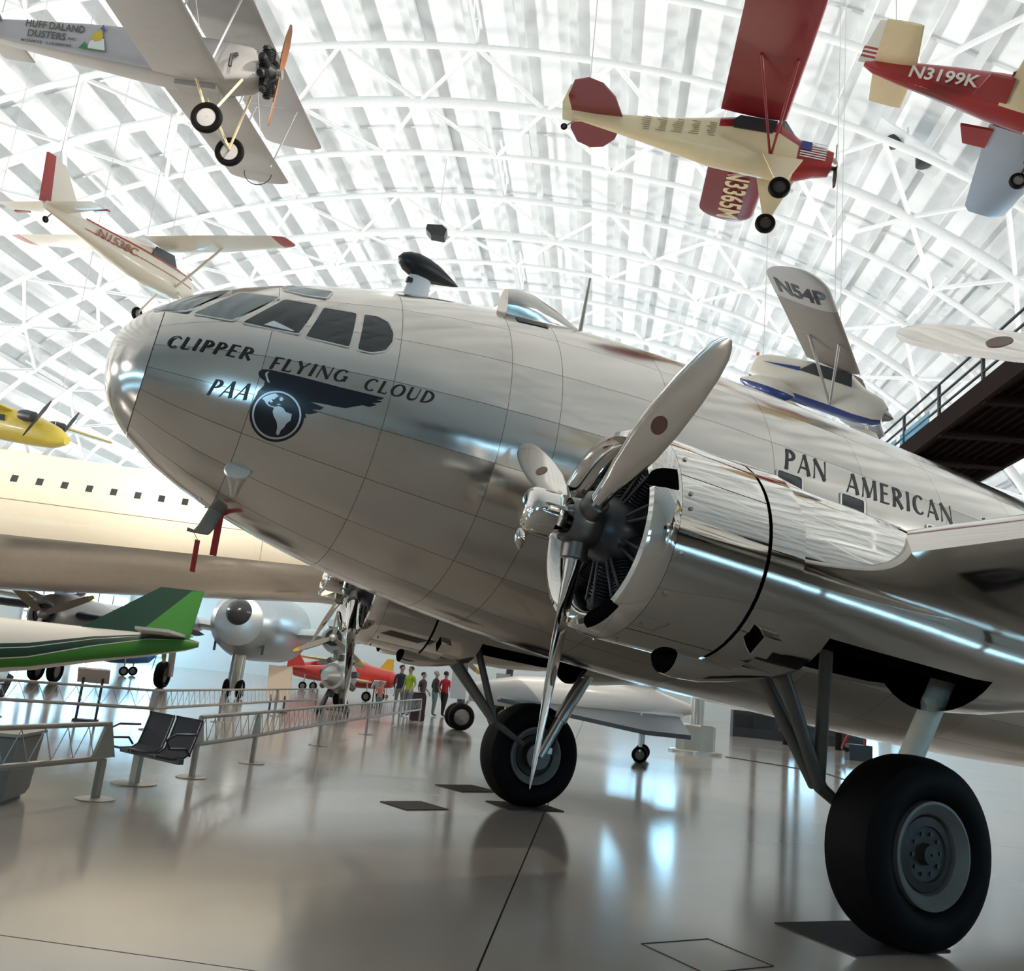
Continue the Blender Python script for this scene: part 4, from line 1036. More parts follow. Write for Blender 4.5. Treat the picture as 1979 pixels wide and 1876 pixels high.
    # painted name, starboard side of the rear fuselage
    ink = pm('faded_black_ink', (.10, .095, .10), .6); ex = V((.997, -.062, -.012)); ey = V((0, 0, 1))
    def on(x, z): return V((x, -(.50 - max(0, (-x - 3.4)) * .0675 + .012), z))
    letter_plate('painted_name', 'HUFF DALAND', ink, rt, on(-6.62, .14), ex, ey, 1.62, .20)
    letter_plate('painted_name', 'DUSTERS', ink, rt, on(-6.52, -.12), ex, ey, 1.05, .20)
    letter_plate('painted_name', 'INC', ink, rt, on(-5.40, -.10), ex, ey, .22, .07)
    letter_plate('painted_name', 'MONROE   LOUISIANA', ink, rt, on(-6.66, -.28), ex, ey, 1.40, .08)
    # small badge of flat shapes beside the name
    def bad(poly, m, z=.0): return MB().add([on(-4.95 + x, y) + V((0, -.004 - z, 0)) for x, y in poly], [tuple(range(len(poly)))]).build('painted_badge', m, rt, smooth=0)
    bad([(-.10, -.30), (.62, -.33), (.60, -.26), (-.08, -.26)], pm('badge_green', (.05, .22, .10), .5))
    bad([(-.12, -.29), (.02, -.10), (.14, -.27)], pm('badge_green', (.05, .22, .10), .5), .002)
    bad([(.12, -.27), (.60, -.29), (.52, .02), (.30, .06), (.14, -.1)], M_WHITED, .001)
    bad([(.16, .0), (.24, .18), (.40, .30), (.48, .10), (.44, -.04), (.28, -.08)], pm('badge_yellow', (.62, .45, .05), .5), .003)
    bad([(.36, .28), (.44, .42), (.52, .22)], pm('badge_blue', (.06, .12, .40), .5), .004)
    cables(rt, mw, [(-1.5, 1.5, 1.4), (-1.5, -1.5, 1.4), (-7.5, 0, .6)])
duster()

# ---- white and blue strut-braced plane behind the airliner
def mono():
    mw = RT([[0.7897, 0.4929, 0.3652], [-0.4574, 0.8698, -0.1849], [-0.4088, -0.021, 0.9124]], (10.112, 23.574, 9.911))
    rt = thing('strut_braced_airplane', 'hanging white and blue airplane with N54P under its grey wing', 'airplane', mat=mw)
    secs = [(.05, -.05, .22, .24), (-.15, -.03, .36, .38), (-.7, .0, .44, .48), (-1.3, .14, .46, .64), (-2.3, .14, .46, .64), (-3.1, .10, .44, .58), (-3.7, .08, .40, .50), (-4.0, .08, .30, .38), (-4.15, .08, .08, .10)]
    def mf(i, j):
        t = (j + .5) / 24 * 360
        return 1 if 218 < t < 322 else 0
    MB().loft([ellipse_ring(x, 0, zc, hw, hh, 24, 2.8) for x, zc, hw, hh in secs], mf=mf).build('fuselage', [M_WHITEP, M_BLUEP], rt)
    for s in (-1, 1):
        sec = roundtip(-1.0, 1.62, .12, 6.2, s, .78, .01, root=.30, tipr=.8)
        w = wing_mb(sec).build('wing', pm('brown_grey_wing', (.30, .275, .25), .45, .2, var=.1), rt)
        tip = [q for q in roundtip(-1.0 + .006, 1.635, .126, 6.21, s, .78, .01, root=4.4, tipr=.8)][0:1] + [q for q in roundtip(-1.0 + .006, 1.635, .126, 6.21, s, .78, .01, root=4.4, tipr=.8)][2:]
        to = wing_mb(tip).build('wing_tip', pm('pale_grey_wing_tip', (.46, .46, .47), .5), w)
        if s < 0:
            v, f = font_mesh('N54P', bold=.03); x0 = min(q[0] for q in v); x1 = max(q[0] for q in v); y0 = min(q[1] for q in v); y1 = max(q[1] for q in v)
            P = []
            for q in v:
                X = -2.44 + (q[0] - x0) / (x1 - x0) * 1.30; Y = -4.72 - (q[1] - y0) / (y1 - y0) * .78
                xf = min(max((-.994 - X) / 1.635, .001), 1)
                tt_ = 5 * .126 * (0.2969 * math.sqrt(xf) - 0.126 * xf - 0.3516 * xf * xf + 0.2843 * xf ** 3 - 0.1036 * xf ** 4)
                P.append(V((X, Y, .78 - .01 * Y - .85 * 1.635 * tt_ - .010)))
            MB().add(P, f).build('registration', M_LOGO, to, smooth=0)
        for xa in (-1.25, -2.1):
            MB().tube([(-1.35, s * .42, -.35), (xa, s * 2.4, .74)], .04, 8).build('wing_strut', M_RAILL, rt)
        MB().prism([(-1.0, .30), (-2.6, .30), (-2.3, .62), (-1.15, .66)], (0, s * .455, 0), (1, 0, 0), (0, 0, 1), .03).build('cabin_window', M_GLASS, rt)
        MB().prism([(-2.6, .40), (-3.7, .22), (-2.6, .28)], (0, s * .43, 0), (1, 0, 0), (0, s * .05, 1), .03).build('side_flash', M_BLUEP, rt)
        pant = MB().loft([ellipse_ring(x, s * .9, -.62, hw, hh, 16) for x, hw, hh in ((-2.2, .03, .04), (-2.45, .16, .24), (-2.9, .22, .36), (-3.4, .18, .30), (-3.9, .03, .05))], mf=lambda i, j: 0 if (j + 8) % 16 < 8 else 1)
        po = pant.build('wheel_spat', [M_BLUEP, M_WHITEP], rt); wheel('wheel', rt, (-2.9, s * .9, -.92), .2, .13, M_RIMD)
        MB().tube([(-2.8, s * .4, -.25), (-2.9, s * .9, -.6)], .05, 8).build('gear_leg', M_WHITEP, rt)
    po = MB().loft([ellipse_ring(x, 0, -.75, hw, hh, 16) for x, hw, hh in ((.2, .03, .04), (.05, .10, .16), (-.25, .12, .20), (-.55, .09, .15), (-.8, .02, .04))], mf=lambda i, j: 0 if (j + 8) % 16 < 8 else 1).build('nose_wheel_spat', [M_BLUEP, M_WHITEP], rt)
    wheel('nose_wheel', rt, (-.2, 0, -.92), .18, .12, M_RIMD)
    MB().tube([(-.3, 0, -.35), (-.2, 0, -.7)], .04, 8).build('nose_leg', M_WHITEP, rt)
    MB().lathe([(-.06, .01), (-.03, .06), (.03, .06)], 12, (-4.12, 0, .5)).build('tail_lamp', pm('amber_lamp', (.5, .12, .04), .3), rt)
    MB().lathe([(.03, .18), (.2, .10), (.3, .01)], 16, (0, 0, -.05)).build('spinner', M_STEEL, rt)
    cables(rt, mw, [(-1.8, .5, .9), (-1.8, -.5, .9), (-3.9, 0, .4)])
mono()

# ---- yellow airplane above the jetliner, left edge
def yellow():
    f = V((.93, -.30, -.16)).normalized(); l = V((0, 0, 1)).cross(f).normalized(); u = f.cross(l)
    o = V((-14.6, 28.4, 8.0))
    mw = Matrix(((f.x, l.x, u.x, o.x), (f.y, l.y, u.y, o.y), (f.z, l.z, u.z, o.z), (0, 0, 0, 1)))
    rt = thing('yellow_airplane', 'yellow hanging airplane with two dark engine pods above the cream jetliner', 'airplane', mat=mw)
    secs = [(.0, -.1, .12, .14), (-.5, -.08, .34, .36), (-1.4, 0, .46, .50), (-2.6, .02, .50, .56), (-3.6, .0, .46, .52), (-5, .0, .3, .36), (-7, .1, .1, .16)]
    MB().loft([ellipse_ring(x, 0, zc, hw, hh, 24, 2.3) for x, zc, hw, hh in secs]).build('fuselage', M_YELLOW, rt)
    for s in (-1, 1):
        wing_mb([(V((-2.3, s * .2, .46)), 1.5, .12), (V((-2.6, s * 4.6, .72)), 1.1, .11)]).build('wing', M_YELLOW, rt)
        MB().lathe([(-.3, .02), (-.22, .16), (0, .20), (.35, .18), (.5, .06)], 16, (-1.35, s * .62, .35)).build('engine_pod', M_DARK, rt)
        for a in (.4, .4 + math.pi):
            d = V((0, math.sin(a), math.cos(a))); t = V((.4, d.z, -d.y)).normalized()
            MB().prism([(-.05, .03), (.05, .03), (.06, .4), (.02, .75), (-.02, .75), (-.06, .4)], (-.86, s * .62, .35), t, d, .025).build('propeller_blade', M_DARK, rt)
        MB().prism([(-2.3, .05), (-2.9, .0), (-2.8, .22), (-2.4, .25)], (0, s * .49, 0), (1, 0, 0), (0, 0, 1), .05).build('cabin_window', M_GLASS, rt)
        MB().prism([(-3.2, .0), (-3.7, -.05), (-3.6, .18), (-3.25, .22)], (0, s * .47, 0), (1, 0, 0), (0, 0, 1), .05).build('cabin_window', M_GLASS, rt)
        wing_mb([(V((-6.2, s * .03, .2)), .9, .07), (V((-6.4, s * 1.5, .2)), .6, .06)]).build('tailplane', M_YELLOW, rt)
    MB().prism([(-5.9, .1), (-6.6, 1.2), (-7.1, 1.2), (-7.2, .1)], (0, 0, 0), (1, 0, 0), (0, 0, 1), .06).build('tail_fin', M_YELLOW, rt)
    cables(rt, mw, [(-5.6, 0, .3), (-.7, 0, .25)])
yellow()

# ---- loudspeaker and floodlight plate on the roof
def roof_fittings():
    w = V((-5.49, 45.0, 25.35)); rt = thing('roof_loudspeaker', 'black angular loudspeaker hanging from the roof above the antenna pod', 'loudspeaker', w)
    MB().prism([(-.55, .28), (.25, .33), (.55, .1), (.45, -.35), (-.30, -.30), (-.6, .0)], (0, 0, 0), (1, 0, 0), (0, 0, 1), .7).build('speaker_cabinet', M_BLACK, rt)
    MB().tube([(0, 0, .3), (0, 0, roof_z(w) - w.z + 1.2)], .03, 6).build('speaker_hanger', M_CAB, rt)
    w = V((15.11, 33, 25.0)); w = w * 1.0
    rt = thing('roof_light_plate', 'white roof plate holding two round dark lamps at upper right', 'light fixture', w)
    e1 = (LX * .80 - V((0, 0, .60))).normalized(); n_ = e1.cross(AX).normalized()
    MB().prism([(-1.6, -.7), (1.6, -.7), (1.6, .7), (-1.6, .7)], (0, 0, 0), e1, AX, .08).build('mount_plate', M_TRUSS, rt, smooth=0)
    for k in (-.75, .75):
        MB().lathe([(0, .30), (.35, .30), (.36, .25)], 20, e1 * k - n_ * 0.0, V((0, 0, -1))).build('lamp_housing', M_DARK, rt)
    MB().tube([V((0, 0, 0)), V((0, 0, max(.5, roof_z(V((15.11, 33, 0))) - 25.0 + 1.9)))], .05, 6).build('plate_hanger', M_TRUSS, rt)
roof_fittings()
# ------------------------------------------------------------------ cream jetliner in the background, left
def jetliner():
    d = V((0.97, 0.245, 0)).normalized(); lf = V((0, 0, 1)).cross(d).normalized()   # nose to the right; y axis = left
    o = V((-13.4, 26.0, 4.80)) + d * 20.0
    mw = Matrix(((d.x, lf.x, 0, o.x), (d.y, lf.y, 0, o.y), (d.z, lf.z, 1, o.z), (0, 0, 0, 1)))
    rt = thing('jetliner', 'long cream jetliner fuselage with silver belly and small square windows', 'airplane', mat=mw)
    R = 1.98; n = 40
    st = [(0.0, .02, -.35), (-.25, .45, -.32), (-.9, .95, -.25), (-2, 1.4, -.15), (-3.6, 1.8, -.04), (-5.5, 1.98, 0)] + [(-8.0 - 4 * k, R, 0) for k in range(8)] + [(-40, 1.7, .25), (-44, 1.0, .7), (-46, .3, 1.0)]
    cream = pm('cream_jetliner_paint', (.86, .76, .60), .42, coat=.25, var=.03)
    belly = pm('bare_silver_belly', (.62, .58, .53), .20, .9, var=.08)
    def mf(i, j):
        t = 360 * (j + .5) / n; return 0 if -18 < (t if t < 270 else t - 360) < 198 else 1
    def sect(x, r, zc):
        tp = min(1, max(0, (x + 21) / 9.0)); lo = 1 - .34 * tp
        return [V((q.x, q.y, zc + (q.z - zc) * (lo if q.z < zc else 1))) for q in ellipse_ring(x, 0, zc, r, r * 1.02, n)]
    st2 = []
    for q0, q1 in zip(st[:-1], st[1:]):
        m_ = 3 if abs(q1[0] - q0[0]) > 3 else 1
        for k in range(m_): st2.append(tuple(q0[i] + (q1[i] - q0[i]) * k / m_ for i in range(3)))
    st2.append(st[-1])
    MB().loft([sect(x, r, zc) for x, r, zc in st2], mf=mf).build('fuselage', [cream, belly], rt)
    tan = math.asin((5.76 - 4.80) / R)
    for k in range(26):
        x = -4.6 - .64 * k - 5.2
        P = V((x, -R * math.cos(tan) - .003, R * math.sin(tan)))
        up = V((0, math.sin(tan), math.cos(tan)))
        MB().prism([(-.085, -.11), (.085, -.11), (.085, .11), (-.085, .11)], P, (1, 0, 0), up, .03).build('cabin_window', M_GLASS, rt, smooth=0)
    # belly seam and door outline
    ink = pm('pale_seam', (.50, .44, .34), .6)
    def arcline(x0, t0, x1, t1, w=.018):
        q = MB(); N = 10; pts = []
        for k in range(N + 1):
            x = x0 + (x1 - x0) * k / N; t = math.radians(t0 + (t1 - t0) * k / N); pts.append(V((x, -(R + .004) * math.cos(t), (R * 1.02 + .004) * math.sin(t))))
        q.tube(pts, w, 4); return q.build('skin_seam', ink, rt)
    arcline(-7.4, 10, -36, 10, .012); arcline(-13.9, 20, -13.9, -14, .012); arcline(-13.9, 20, -12.6, 44, .012); arcline(-11.0, 14, -11.0, -12, .012)
    for s in (-1, 1):
        if s > 0:
            wing_mb([(V((-14, s * 1.4, -1.1)), 8.5, .10), (V((-22, s * 12, -.6)), 4.5, .09), (V((-27, s * 19, -.2)), 2.5, .08)]).build('wing', belly, rt)
        wing_mb([(V((-40, s * .6, 1.0)), 3.5, .09), (V((-43, s * 5.5, 1.3)), 1.6, .08)]).build('tailplane', cream, rt)
    MB().prism([(-37.5, 1.6), (-42, 7.5), (-45, 7.5), (-45.2, 1.2)], (0, 0, 0), (1, 0, 0), (0, 0, 1), .25).build('tail_fin', cream, rt)
    # landing gear seen under the airliner
    inv = mw.inverted()
    def leg(base, r, name):
        b = inv @ V((base[0], base[1], 0)); 
        MB().tube([b + V((0, 0, r)), V((b.x, max(-1.2, min(1.2, b.y)), -1.4))], .13, 12).build('gear_leg', M_STRUTP, rt)
        for e in (-.28, .28):
            wheel('gear_wheel', rt, b + V((0, e, r)), r, .30, M_RIM, (0, 1, 0))
        MB().tube([b + V((.5, 0, r + .9)), b + V((0, 0, r + .1))], .05, 8).build('gear_brace', M_STEEL, rt)
        MB().box(b + V((-.25, -.55, r + 1.0)), (.5, .05, .9)).build('gear_door', M_RAILL, rt, smooth=0)
    leg((-.95, 29.6), .42, 'a'); leg((.45, 31.6), .46, 'b')
    leg((-26.0, 23.4), .45, 'c')
jetliner()

# ------------------------------------------------------------------ silver bomber and twin behind
def bomber():
    rt = thing('silver_bomber', 'silver propeller bomber facing the camera with a round dark nose', 'airplane', (-10.1, 35.2, 0))
    sil = pm('bomber_silver', (.52, .57, .60), .32, .85, var=.06)
    MB().lathe([(0, .50), (.15, .95), (.6, 1.25), (1.5, 1.42), (3, 1.48), (7, 1.45), (9.5, .9), (11, .15)], 36, (0, 0, 2.95), (0, 1, 0)).build('fuselage', sil, rt)
    MB().lathe([(-.42, .02), (-.38, .20), (-.25, .38), (-.05, .50), (.15, .52)], 28, (-.02, .05, 3.28), (0, 1, 0)).build('nose_dome', pm('dark_nose_glass', (.05, .055, .06), .18, .3), rt)
    MB().lathe([(-.35, .02), (-.3, .22), (-.1, .36), (.3, .40)], 24, (.42, .5, 3.0), (0, 1, 0)).build('chin_turret', pm('dark_nose_glass', (.05, .055, .06)), rt)
    for s in (-1, 1):
        w = wing_mb([(V((s * 1.2, 4.2, 2.75)), 4.2, .14), (V((s * 11, 5.2, 3.3)), 2.8, .12), (V((s * 17, 6.0, 3.7)), 1.6, .10)], aft=V((0, 1, 0))).build('wing', sil, rt)
        for x, y in ((3.45, 1.9), (8.2, 2.6)):
            e = MB().lathe([(0, .34), (-.06, .42), (0, .50), (.4, .60), (1.2, .66), (2.6, .55), (4.5, .12)], 24, (s * x, y, 2.62 + x * .03), (0, 1, 0), caps=False).build('engine_nacelle', sil, rt)
            MB().lathe([(.06, .02), (.06, .36)], 20, (s * x, y, 2.62 + x * .03), (0, 1, 0), caps=False).build('cowl_opening', M_BLACK, e)
            MB().lathe([(-.38, .02), (-.32, .13), (-.1, .18), (.1, .18)], 18, (s * x, y, 2.62 + x * .03), (0, 1, 0)).build('spinner', M_RAILL, e)
            ph = 2.2 if s > 0 else .9
            for k in range(3):
                a = ph + k * 2 * math.pi / 3; dr = V((math.sin(a), 0, math.cos(a))); t = V((dr.z, .5, -dr.x)).normalized()
                MB().prism([(-.08, .1), (.08, .1), (.13, .7), (.10, 1.45), (-.10, 1.45), (-.13, .7)], (s * x, y - .1, 2.62 + x * .03), t, dr, .05).build('propeller_blade', M_RAIL, e)
                MB().prism([(-.10, 1.45), (.10, 1.45), (.05, 1.68), (-.05, 1.68)], (s * x, y - .1, 2.62 + x * .03), t, dr, .052).build('blade_tip', pm('yellow_tip', (.55, .40, .05), .5), e)
            MB().box((s * x, y + .2, 3.20 + x * .03), (.55, .7, .28)).build('cowl_scoop', sil, e, smooth=0)
        for y in (2.2,):
            MB().tube([(s * 3.45, 3.4, .5), (s * 3.45, 3.2, 2.4)], .14, 10).build('gear_leg', M_STEEL, rt)
            wheel('gear_wheel', rt, (s * 3.45 + .3 * s, 3.4, .55), .55, .4, M_RIM, (1, 0, 0))
    MB().tube([(0, .9, .35), (0, 1.0, 1.7)], .28, 14).build('nose_gear_leg', M_STEEL, rt)
    for s in (-1, 1):
        wheel('nose_wheel', rt, (s * .25, .9, .36), .36, .22, M_RIM, (1, 0, 0))
        MB().tube([(s * .95, .7, 1.75), (s * .95, .75, 2.45)], .05, 8).build('gear_door_arm', M_DARK, rt)
bomber()
def twin():
    rt = thing('dark_winged_airplane', 'grey propeller airplane with a dark wing at the left edge under the jetliner', 'airplane', (-16.5, 33.0, 0))
    g = pm('warm_grey_nacelle', (.34, .32, .31), .4, .5, var=.06); dk = pm('dark_navy_wing', (.03, .035, .05), .4)
    MB().lathe([(0, .40), (-.08, .52), (0, .62), (.5, .80), (1.6, .92), (4, .80), (8, .2)], 28, (0, 0, 2.40), (0, 1, 0), caps=False).build('nacelle', g, rt)
    MB().lathe([(.05, .02), (.05, .45)], 24, (0, 0, 2.42), (0, 1, 0), caps=False).build('cowl_opening', M_BLACK, rt)
    MB().lathe([(-.30, .02), (-.25, .12), (0, .22), (.1, .22)], 18, (0, 0, 2.42), (0, 1, 0)).build('spinner', g, rt)
    for s in (-1, 1):
        wing_mb([(V((s * .4, .7, 2.62 - s * .10)), 2.4, .14), (V((s * 5.0, 1.0, 2.55 - s * .25)), 1.9, .12)], aft=V((0, 1, 0))).build('wing', dk, rt)
    for k, a in enumerate((-.95, 1.15, 3.3)):
        dr = V((math.sin(a), 0, math.cos(a))); t = V((dr.z, .5, -dr.x)).normalized()
        MB().prism([(-.09, .1), (.09, .1), (.15, .8), (.11, 1.7), (-.11, 1.7), (-.15, .8)], (0, -.1, 2.42), t, dr, .05).build('propeller_blade', M_RAIL, rt)
        MB().prism([(-.11, 1.7), (.11, 1.7), (.06, 1.9), (-.06, 1.9)], (0, -.1, 2.42), t, dr, .052).build('blade_tip', pm('yellow_tip', (.55, .40, .05)), rt)
    for s in (-1, 1):
        MB().tube([(s * .35, 1.0, .5), (s * .3, 1.1, 1.9)], .10, 10).build('gear_leg', M_STEEL, rt)
        wheel('gear_wheel', rt, (s * .35, 1.0, .45), .45, .28, M_RIM, (1, 0, 0))
twin()

# ------------------------------------------------------------------ white and green airplane tail, left
def greentail():
    d = V((.985, .17, 0)).normalized(); lf = V((0, 0, 1)).cross(d)
    # local x points to the tail (right); origin under the left frame edge
    o = V((-10.9, 19.6, 0))
    mw = Matrix(((d.x, lf.x, 0, o.x), (d.y, lf.y, 0, o.y), (0, 0, 1, 0), (0, 0, 0, 1)))
    rt = thing('green_tailed_airplane', 'white airplane with green striped tail and fin behind the railing', 'airplane', mat=mw)
    wht = pm('warm_white_paint', (.62, .58, .52), .4, coat=.3); gr = pm('green_stripe', (.045, .20, .025), .5); dg = pm('dark_green_stripe', (.010, .040, .020), .5)
    # stripe edges (degrees above the hull's widest line) change along the hull, so the stripes sweep up into the fin
    secs = [(-5.5, 1.35, .62, .62, -4), (-4.5, 1.3, .72, .78, -4), (-2.5, 1.28, .72, .78, -4), (-.6, 1.28, .62, .66, -2), (1.0, 1.40, .46, .52, 6), (2.2, 1.54, .30, .37, 30), (3.3, 1.66, .19, .26, 62), (4.1, 1.75, .10, .14, 75), (4.35, 1.77, .05, .06, 78)]
    rings = []; seg = []
    for x, zc, hw, hh, hi in secs:
        B = [90, hi, hi - 9, hi - 11, hi - 32, hi - 35, min(hi - 37, -58), -90]
        an = []; seg = []
        for q in range(7):
            for k in range(4): an.append(B[q] + (B[q + 1] - B[q]) * k / 4); seg.append((0, 2, 0, 2, 0, 1, 0)[q])
        an.append(-90); seg.append(0)
        full = [(a, 1) for a in an] + [(a, -1) for a in an[1:-1][::-1]]
        rings.append([V((x, sd * hw * math.cos(math.radians(a)), zc + hh * math.sin(math.radians(a)))) for a, sd in full])
    NR = len(rings[0]); ms = seg[:-1] + seg[:-1][::-1]
    MB().loft(rings, mf=lambda i, j: ms[j % len(ms)]).build('fuselage', [wht, gr, dg], rt)
    MB().prism([(1.7, 1.80), (3.35, 2.95), (4.25, 2.95), (4.1, 1.75)], (0, 0, 0), (1, 0, 0), (0, 0, 1), .09).build('tail_fin', dg, rt)
    MB().prism([(3.0, 1.85), (4.02, 2.93), (4.27, 2.95), (4.12, 1.75)], (0, 0, 0), (1, 0, 0), (0, 0, 1), .10).build('rudder', gr, rt)
    for s in (-1, 1):
        MB().prism([(3.1, .05), (3.3, 1.7), (3.95, 1.7), (4.05, .05)], (0, 0, 1.92), (1, 0, 0), (0, s, .03), .06).build('tailplane', wht, rt)
        wing_mb([(V((-4.4, s * .5, 1.0)), 1.7, .12), (V((-4.1, s * 4.8, 1.25)), 1.2, .11)], aft=V((1, 0, 0))).build('wing', wht, rt)
        MB().tube([(-3.2, s * 1.2, 1.0), (-3.2, s * 1.2, .25)], .05, 8).build('gear_leg', M_STEEL, rt)
        wheel('wheel', rt, (-3.2, s * 1.2, .22), .22, .15, M_RIM)
    MB().tube([(-5.0, 0, .9), (-5.0, 0, .2)], .05, 8).build('nose_leg', M_STEEL, rt); wheel('nose_wheel', rt, (-5.0, 0, .18), .18, .12, M_RIM)
greentail()

# ------------------------------------------------------------------ colourful aircraft at the back
def small_plane(name, label, loc, rotz, body, wingm, trim, L=6.5, span=4.2, low=True):
    rt = thing(name, label, 'airplane', loc, rotz)
    secs = [(0, 1.25, .12, .14), (-.3, 1.2, .42, .42), (-1.2, 1.2, .50, .55), (-2.2, 1.3, .50, .70), (-3.2, 1.25, .42, .52), (-L * .75, 1.25, .22, .30), (-L, 1.3, .05, .12)]
    MB().loft([ellipse_ring(x, 0, zc, hw, hh, 20, 2.4) for x, zc, hw, hh in secs]).build('fuselage', body, rt)
    for s in (-1, 1):
        wing_mb([(V((-1.2, s * .3, .95 if low else 1.95)), 1.5, .12), (V((-1.35, s * span, 1.1 if low else 2.0)), 1.1, .11)]).build('wing', wingm, rt)
        wing_mb([(V((-L + .9, s * .03, 1.35)), .85, .08), (V((-L + .75, s * 1.4, 1.35)), .6, .07)]).build('tailplane', trim, rt)
        MB().tube([(-1.3, s * .9, 1.0), (-1.25, s * .95, .25)], .04, 8).build('gear_leg', M_STEEL, rt); wheel('wheel', rt, (-1.25, s * .97, .25), .25, .15, M_RIM)
        MB().prism([(-1.7, 1.65), (-2.9, 1.55), (-2.6, 1.9), (-2.0, 1.95)], (0, s * .28, 0), (1, 0, 0), (0, 0, 1), .32).build('canopy', M_GLASSL, rt)
    MB().prism([(-L + 1.0, 1.4), (-L + .3, 2.35), (-L - .1, 2.35), (-L - .15, 1.3)], (0, 0, 0), (1, 0, 0), (0, 0, 1), .07).build('tail_fin', trim, rt)
    MB().tube([(-L + .2, 0, 1.2), (-L + .1, 0, .12)], .03, 6).build('tail_leg', M_STEEL, rt); wheel('tail_wheel', rt, (-L + .1, 0, .1), .1, .06, M_RIM)
    for a in (.6, .6 + math.pi):
        dr = V((0, math.sin(a), math.cos(a))); t = V((.4, dr.z, -dr.y)).normalized(); MB().prism([(-.06, .05), (.06, .05), (.08, .6), (.03, .98), (-.03, .98), (-.08, .6)], (.05, 0, 1.22), t, dr, .03).build('propeller_blade', M_DARK, rt)
    return rt
small_plane('red_sport_airplane', 'bright red airplane parked at the back left of the visitors', (-4.9, 47.5, 0), math.radians(-14), pm('bright_red', (.55, .03, .02), .35, coat=.4), M_CREAM, pm('bright_red', (.55, .03, .02)), 6.2, 3.6)
small_plane('yellow_red_airplane', 'yellow-winged red airplane parked behind the beige sign board', (-12.6, 57.0, 0), math.radians(172), pm('bright_red', (.55, .03, .02)), pm('golden_yellow', (.70, .42, .04), .4, coat=.3), pm('golden_yellow', (.70, .42, .04)), 6.4, 4.4, False)
small_plane('blue_yellow_airplane', 'blue and yellow airplane parked far back behind the green tail', (-18.5, 50, 0), math.radians(8), pm('mid_blue', (.03, .12, .32), .4, coat=.3), pm('golden_yellow', (.70, .42, .04)), pm('orange_paint', (.6, .15, .03), .4), 7.0, 4.5)
def engine_display():
    rt = thing('display_engine', 'round grey aircraft engine on a wheeled stand near the railing', 'engine', (-5.1, 30.4, 0))
    MB().lathe([(-.45, .10), (-.40, .38), (-.30, .52), (-.1, .56), (.1, .50), (.5, .32), (.9, .15)], 28, (0, 0, 1.28), (-.35, -.93, 0)).build('engine_casing', pm('engine_shell_grey', (.42, .42, .41), .4, .5), rt)
    MB().lathe([(.40, .02), (.45, .18), (.47, .30), (.44, .42), (.40, .44)], 28, (0, 0, 1.28), (-.35, -.93, 0), caps=False).build('intake_ring', M_RAILL, rt)
    for k in range(9):
        t = 2 * math.pi * k / 9; ax = V((-.35, -.93, 0)).normalized(); u = V((0, 0, 1)); w = ax.cross(u); dd = u * math.cos(t) + w * math.sin(t)
        MB().tube([V((0, 0, 1.28)) + dd * .4, V((0, 0, 1.28)) + dd * .72], [.12, .10], 10).build('cylinder', M_STRUTP, rt)
    for s in (-1, 1):
        MB().tube([(s * .45, .1, .12), (s * .2, .1, 1.0)], .05, 8).build('stand_leg', M_DARK, rt); MB().tube([(s * .45, -.5, .12), (s * .2, 0, 1.0)], .05, 8).build('stand_leg', M_DARK, rt)
        for y in (.1, -.5): wheel('caster', rt, (s * .45, y, .09), .09, .05, M_RIM, (1, 0, 0))
    MB().box((0, -.2, .22), (1.0, .7, .06)).build('stand_frame', M_DARK, rt, smooth=0)
engine_display()

# white swept jet right of the far wheel
def white_jet():
    rt = thing('white_jet', 'low white jet with a dark underwing between the far wheel and the pedestal', 'airplane', (2.4, 23.0, 0), math.radians(-12))
    wh = pm('clean_white_paint', (.70, .69, .67), .35, coat=.3); dk = pm('slate_underside', (.06, .08, .10), .4)
    MB().loft([ellipse_ring(x, .9, zc, hw, hh, 24) for x, zc, hw, hh in ((-3.2, 1.3, .25, .25), (-2, 1.4, .40, .42), (0, 1.45, .46, .48), (1.6, 1.42, .40, .40), (2.6, 1.40, .10, .12))]).build('fuselage', wh, rt)
    MB().prism([(-2.4, 0), (2.3, 0), (2.6, -2.6), (1.6, -2.6)], (0, .6, 1.16), (1, 0, 0), (0, 1, .13), .10).build('wing', dk, rt)
    MB().box((0, .6, 1.22), (4.8, .12, .10)).build('wing_edge', wh, rt, smooth=0)
    MB().prism([(.2, 0), (1.5, 0), (2.3, .95), (1.6, .95)], (0, .9, 1.6), (1, 0, 0), (0, -.3, 1), .06).build('tail_fin', wh, rt)
    for x, y in ((1.4, .2), (1.4, 1.6), (-2.2, .9)):
        MB().tube([(x, y, .2), (x, y, 1.2)], .05, 8).build('gear_leg', M_STEEL, rt); wheel('wheel', rt, (x, y, .2), .2, .13, M_RIM)
white_jet()
def pedestal():
    rt = thing('display_pedestal', 'silver octagonal pedestal with a round post under the airliner', 'pedestal', (6.74, 29.81, 0))
    M = pm('brushed_pedestal_metal', (.50, .48, .43), .3, .85, var=.06)
    MB().lathe([(0, .86), (.07, .86), (.10, .80)], 24, (0, 0, 0), (0, 0, 1)).build('base_plate', M, rt)
    MB().lathe([(.10, .64), (.86, .64), (.90, .60)], 8, (0, 0, 0), (0, 0, 1)).build('drum', M, rt, smooth=0)
    MB().tube([(0, 0, .9), (0, 0, 1.95)], [.23, .23], 20).build('post', M, rt)
    MB().box((-.12, 0, 2.0), (.8, .6, .12)).build('post_cap', M_STRUTP, rt, smooth=0)
    c = MB(); c.tube([V((7.6, 29.3, .012)), V((8.6, 27.9, .012)), V((9.6, 26.2, .012)), V((9.4, 23.5, .012)), V((9.9, 21.0, .012))], .012, 6)
    o = c.build('floor_cable', M_BLACK); tag(o, 'thin black cable lying on the floor right of the pedestal', 'cable')
pedestal()
